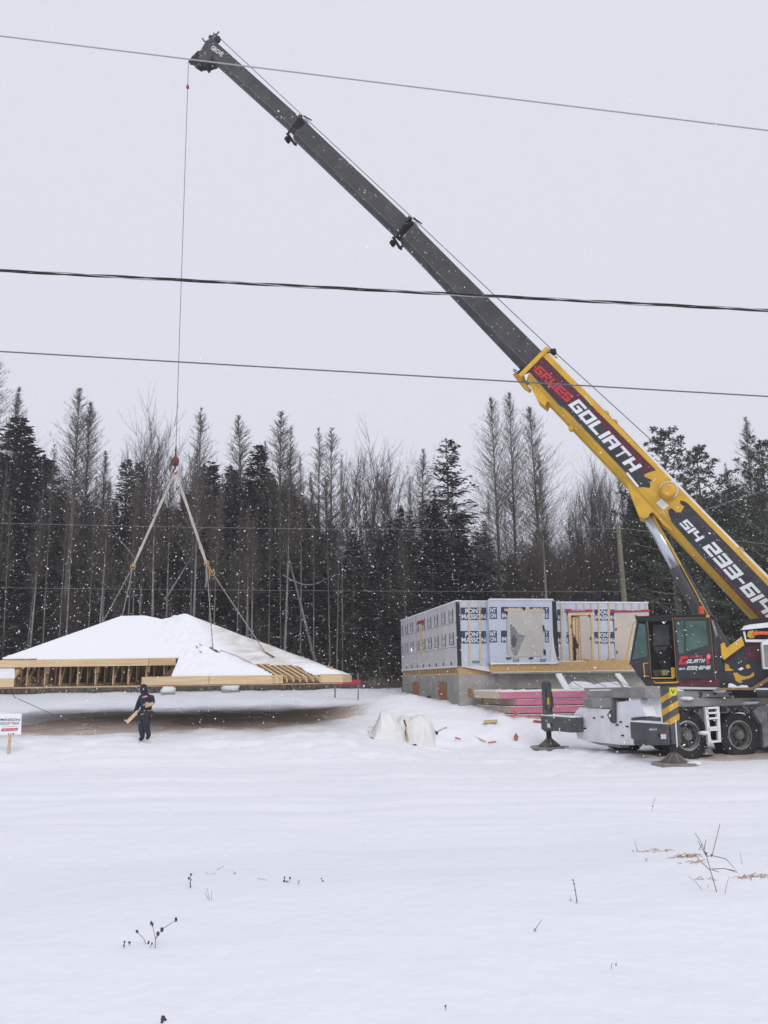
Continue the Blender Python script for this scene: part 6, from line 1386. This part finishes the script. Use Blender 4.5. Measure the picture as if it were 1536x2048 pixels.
# ------------------------------------------------------------------ dry weeds in the foreground
STEM = M('dry_stem', (.20, .165, .165), None); HEAD = M('dark_seed_head', (.06, .05, .06), None, rough=.9); STRAW = M('dry_straw', (.50, .38, .27), (.42, .31, .22), 4); PALE = M('pale_dry_stem', (.36, .30, .30), None)
def weed(u, v, segs, heads, label, r=.0032, mat=None, name='dry_weed', hr=.016, dy=0):
    """px segments at the depth of the base point (u, v)"""
    b = PG(u, v); mb = MB(); rr = random.Random(int(u*7+v)); off = {}
    def q(p):
        if p not in off: off[p] = 0 if p == (u, v) else rr.uniform(-.12, .12)
        w = P(*p, b.y+off[p]); return w
    t = thing(name, b, label, 'weed', 'dry weeds poking out of the foreground snow')
    for i, s_ in enumerate(segs):
        pts = [q(p) for p in s_]
        if s_[0] == (u, v): pts[0] = b-Z*.05
        mb.tube(pts, [r*(1-.4*j/max(len(pts)-1, 1)) for j in range(len(pts))], mat or STEM, 5)
    mb.build('stem', t)
    if heads:
        for h in heads:
            mb = MB(); p = q(h); k = rr.uniform(.5, .85)
            mb.blob(p, hr*k*1.0, hr*k*.9, hr*k*1.25, HEAD, 9, 7, .9, h[0]+h[1])
            mb.build('seed_head', t)
weed(311, 1892, [[(311, 1892), (311, 1878), (305, 1851)], [(311, 1878), (325, 1858), (352, 1840)], [(311, 1878), (317, 1866)]], [(302, 1846), (305, 1849), (352, 1839), (324, 1859), (316, 1867)], 'tall branching dry weed with dark seed heads, largest in the lower left snow', hr=.014)
weed(297, 1888, [[(297, 1888), (288, 1878), (274, 1864)], [(297, 1888), (304, 1886)]], [(274, 1863), (297, 1885), (304, 1887)], 'short dry weed leaning left against the tall branching one', r=.003, hr=.011)
weed(248, 1893, [[(248, 1893), (249, 1883)]], [(248, 1891), (249, 1884)], 'tiny dark seed stalk, left of a pair near the branching weed', hr=.009)
weed(258, 1894, [[(258, 1894), (259, 1884)]], [(258, 1892), (259, 1885)], 'tiny dark seed stalk, right of a pair near the branching weed', hr=.009)
weed(326, 2052, [[(326, 2052), (326, 2036)]], [(326, 2036), (328, 2042), (324, 2045)], 'dark seed head cut by the bottom edge of the photo', hr=.015)
weed(381, 1775, [[(381, 1775), (381, 1762), (382, 1748)]], [(381, 1773), (380, 1766), (382, 1760), (378, 1757), (382, 1749)], 'upright dark knobbly stalk on the snow crest below the sign side', hr=.011, r=.004)
weed(446, 1751, [[(446, 1751), (430, 1747), (412, 1749)], [(434, 1740), (448, 1732)], [(412, 1749), (414, 1744)]], [], 'bent bare twig lying on the crest right of the knobbly stalk')
weed(470, 1749, [[(470, 1749), (466, 1742)], [(470, 1749), (472, 1744)]], [(470, 1747)], 'tiny forked twig right of the bent bare twig', hr=.009)
weed(502, 1762, [[(502, 1762), (516, 1757), (534, 1760)]], [], 'flat arched bare twig in the middle of the crest', mat=PALE)
weed(574, 1766, [[(574, 1766), (568, 1756)], [(574, 1766), (580, 1755)], [(574, 1766), (571, 1760)]], [(569, 1755), (574, 1763), (580, 1756), (568, 1762)], 'forked stalk with four dark seeds on the crest', hr=.011)
weed(597, 1768, [[(597, 1768), (596, 1760)], [(597, 1765), (600, 1760)]], [(597, 1766)], 'single small dark stalk right of the forked one', hr=.009)
weed(646, 1764, [[(646, 1764), (643, 1757)]], [(646, 1762), (643, 1757)], 'small dark stalk farthest right on the left part of the crest', hr=.009)
weed(422, 1800, [[(422, 1800), (414, 1776)], [(422, 1800), (424, 1782)], [(418, 1800), (410, 1786)]], [], 'faint pale frosted stems just below the crest', mat=PALE, r=.003)
weed(1436, 1785, [[(1436, 1785), (1428, 1765), (1421, 1741), (1413, 1712), (1404, 1688), (1390, 1666)], [(1413, 1712), (1396, 1683)], [(1421, 1739), (1424, 1738), (1448, 1737), (1475, 1745)], [(1413, 1712), (1424, 1712), (1432, 1680), (1440, 1648)], [(1424, 1711), (1452, 1718), (1470, 1738)], [(1421, 1741), (1400, 1722), (1388, 1706)], [(1404, 1688), (1398, 1700)], [(1408, 1700), (1412, 1680)], [(1448, 1737), (1468, 1741), (1474, 1742)], [(1425, 1740), (1438, 1744)]],
     [(1412, 1707), (1423, 1711)], 'large spreading dry bush with thin bare branches at the lower right', r=.0042, hr=.013)
weed(1410, 1777, [[(1410, 1777), (1392, 1764), (1376, 1752)], [(1410, 1777), (1418, 1768)]], [], 'thin frosted stems left of the base of the spreading bush', mat=PALE, r=.003)
weed(1446, 1786, [[(1446, 1786), (1454, 1766), (1459, 1752)]], [], 'thin frosted stem right of the base of the spreading bush', mat=PALE, r=.003)
weed(1155, 1805, [[(1155, 1805), (1152, 1790), (1147, 1760)]], [(1146, 1760), (1148, 1768), (1150, 1780), (1152, 1790), (1154, 1800)], 'single straight dotted stalk left of the spreading bush', r=.005, hr=.007)
weed(1141, 1803, [[(1141, 1803), (1141, 1792)]], [(1142, 1800)], 'tiny pale sprig at the foot of the dotted stalk', mat=PALE, r=.003, hr=.006)
weed(1064, 1864, [[(1064, 1864), (1071, 1858), (1083, 1840)], [(1071, 1858), (1071, 1863)]], [(1070, 1859)], 'slanting bare twig standing alone below the dotted stalk', hr=.008)
weed(1303, 1620, [[(1303, 1620), (1307, 1606), (1311, 1594)]], [(1305, 1612), (1309, 1600)], 'distant thin stalk alone on the road side snow', hr=.010)
weed(1275, 1700, [[(1275, 1700), (1272, 1690), (1269, 1682)]], [(1266, 1702)], 'small leaning twig left of the straw tuft', hr=.008)
weed(1293, 1725, [[(1293, 1725), (1291, 1716)]], [(1292, 1722), (1294, 1718)], 'faint grey sprig below the leaning twig', mat=PALE, r=.003, hr=.008)
weed(1220, 1932, [[(1220, 1932), (1224, 1926)], [(1231, 1932), (1234, 1924)]], [(1221, 1931), (1232, 1929)], 'barely visible sprigs low in the right foreground', mat=PALE, r=.003, hr=.006)
weed(890, 2014, [[(890, 2014), (892, 2010)]], [(891, 2012)], 'tiny speck of a stalk near the bottom centre', mat=PALE, r=.003, hr=.006)
weed(1485, 1728, [[(1485, 1728), (1482, 1716), (1480, 1704)]], [], 'thin pale twig right of the spreading bush', mat=PALE, r=.003)
def tuft(u, v, n, w, label, seed):
    b = PG(u, v); rr = random.Random(seed); mb = MB()
    for i in range(n):
        p = b+V((rr.gauss(0, w*.7), rr.gauss(0, w*.4), 0)); p.z = hz(p.x, p.y)-.01; an = rr.uniform(0, 6.28); L = rr.uniform(.05, .15); d = V((math.cos(an), math.sin(an)*.5, 0))
        mb.tube([p, p+d*L*.4+Z*L*rr.uniform(.1, .35), p+d*L*.8+Z*L*rr.uniform(.05, .3), p+d*L*1.2+Z*L*rr.uniform(-.05, .15)], [.004, .005, .0035, .0012], STRAW, 4)
    mb.build('straw_tuft', None, b, recalc=False, label=label, cat='dry grass', group='tufts of dry grass in the foreground')
tuft(1372, 1714, 30, .07, 'thick tuft of tan dry grass left of the spreading bush', 1)
tuft(1300, 1703, 9, .12, 'sparse curled straw left of the thick tuft', 2)
tuft(1330, 1702, 6, .09, 'few curled blades between the sparse straw and the thick tuft', 6)
tuft(1502, 1757, 34, .08, 'tan dry grass tuft at the right edge below the bush', 3)
tuft(1415, 1761, 8, .02, 'small tan leaf clump beneath the spreading bush', 4)
tuft(1388, 1726, 10, .06, 'loose straw trailing right of the thick tuft', 5)
# ------------------------------------------------------------------ falling snow
def flakes():
    r = random.Random(99); mb = MB(); vs = []; fs = []; k = 0
    def fl(p, s):
        nonlocal k
        d = rdir(r); a = s*r.uniform(.7, 1.4); b_ = s*r.uniform(.5, 1)
        e1 = V(d)*a; e2 = V(d).orthogonal().normalized()*b_; e3 = e1.cross(e2).normalized()*b_*.8
        for e in (e1, -e1, e2, -e2, e3, -e3): q = p+e; vs.append((q.x, q.y, q.z))
        fs.extend([(k, k+2, k+4), (k+2, k+1, k+4), (k+1, k+3, k+4), (k+3, k, k+4), (k+2, k, k+5), (k+1, k+2, k+5), (k+3, k+1, k+5), (k, k+3, k+5)]); k += 6
    n = 0
    while n < 40000:
        y = 2.5+40*r.random()**.5; hw_ = y*.62+2; x = r.uniform(-hw_, hw_); z = r.uniform(0, 2.2+y*.95)
        if z < hz(x, y)+.05: n += 1; continue
        s = r.choice([.0028, .0035, .0045, .0055, .0075])*(1 if y < 10 else 1.35) if y < 18 else r.choice([.010, .012, .014, .018, .023])
        fl(V((x, y, z)), s); n += 1
    for (u, v, Y, s) in ((557, 222, 4.5, .010), (563, 234, 6, .006), (243, 1057, 5, .009), (38, 1263, 6, .012), (352, 1113, 8, .009), (823, 1300, 4, .009), (1110, 970, 8, .009), (861, 1075, 5, .008), (600, 1268, 5, .006), (1320, 1038, 7, .007), (1368, 1490, 8, .016), (1190, 1335, 6, .009), (728, 1372, 6, .012), (838, 1165, 6, .007), (930, 975, 6, .009), (1460, 1497, 9, .011), (180, 900, 6, .006)):
        fl(P(u, v, Y), s)
    mb.add(vs, fs, M('snowflake', (.9, .91, .94), None, rough=.9)); mb.build('falling_snow', recalc=False, kind='stuff', label='snowflakes falling all over the scene', cat='snowflakes')
flakes()
# ------------------------------------------------------------------ snowy air
def haze():
    mb = MB(); mb.box((0, 110, 14.5), V((410, 0, 0)), V((0, 290, 0)), V((0, 0, 34.5)), None); mb.mats = []
    me = bpy.data.materials.new('snowy_air'); me.use_nodes = True; nt = me.node_tree; nt.nodes.remove(nt.nodes['Principled BSDF'])
    v = nt.nodes.new('ShaderNodeVolumePrincipled'); v.inputs['Color'].default_value = (.99, .99, 1, 1); v.inputs['Density'].default_value = .0013; v.inputs['Anisotropy'].default_value = 0
    nt.links.new(v.outputs[0], nt.nodes['Material Output'].inputs['Volume'])
    mb.m = [0]*len(mb.f); mb.mats = [me]; mb.build('haze', kind='stuff', label='thin veil of snowy air over the site', cat='haze')
haze()
sc.cycles.max_bounces = 6; sc.cycles.diffuse_bounces = 3; sc.cycles.glossy_bounces = 2; sc.cycles.transmission_bounces = 3; sc.cycles.transparent_max_bounces = 8
sc.cycles.use_denoising = True
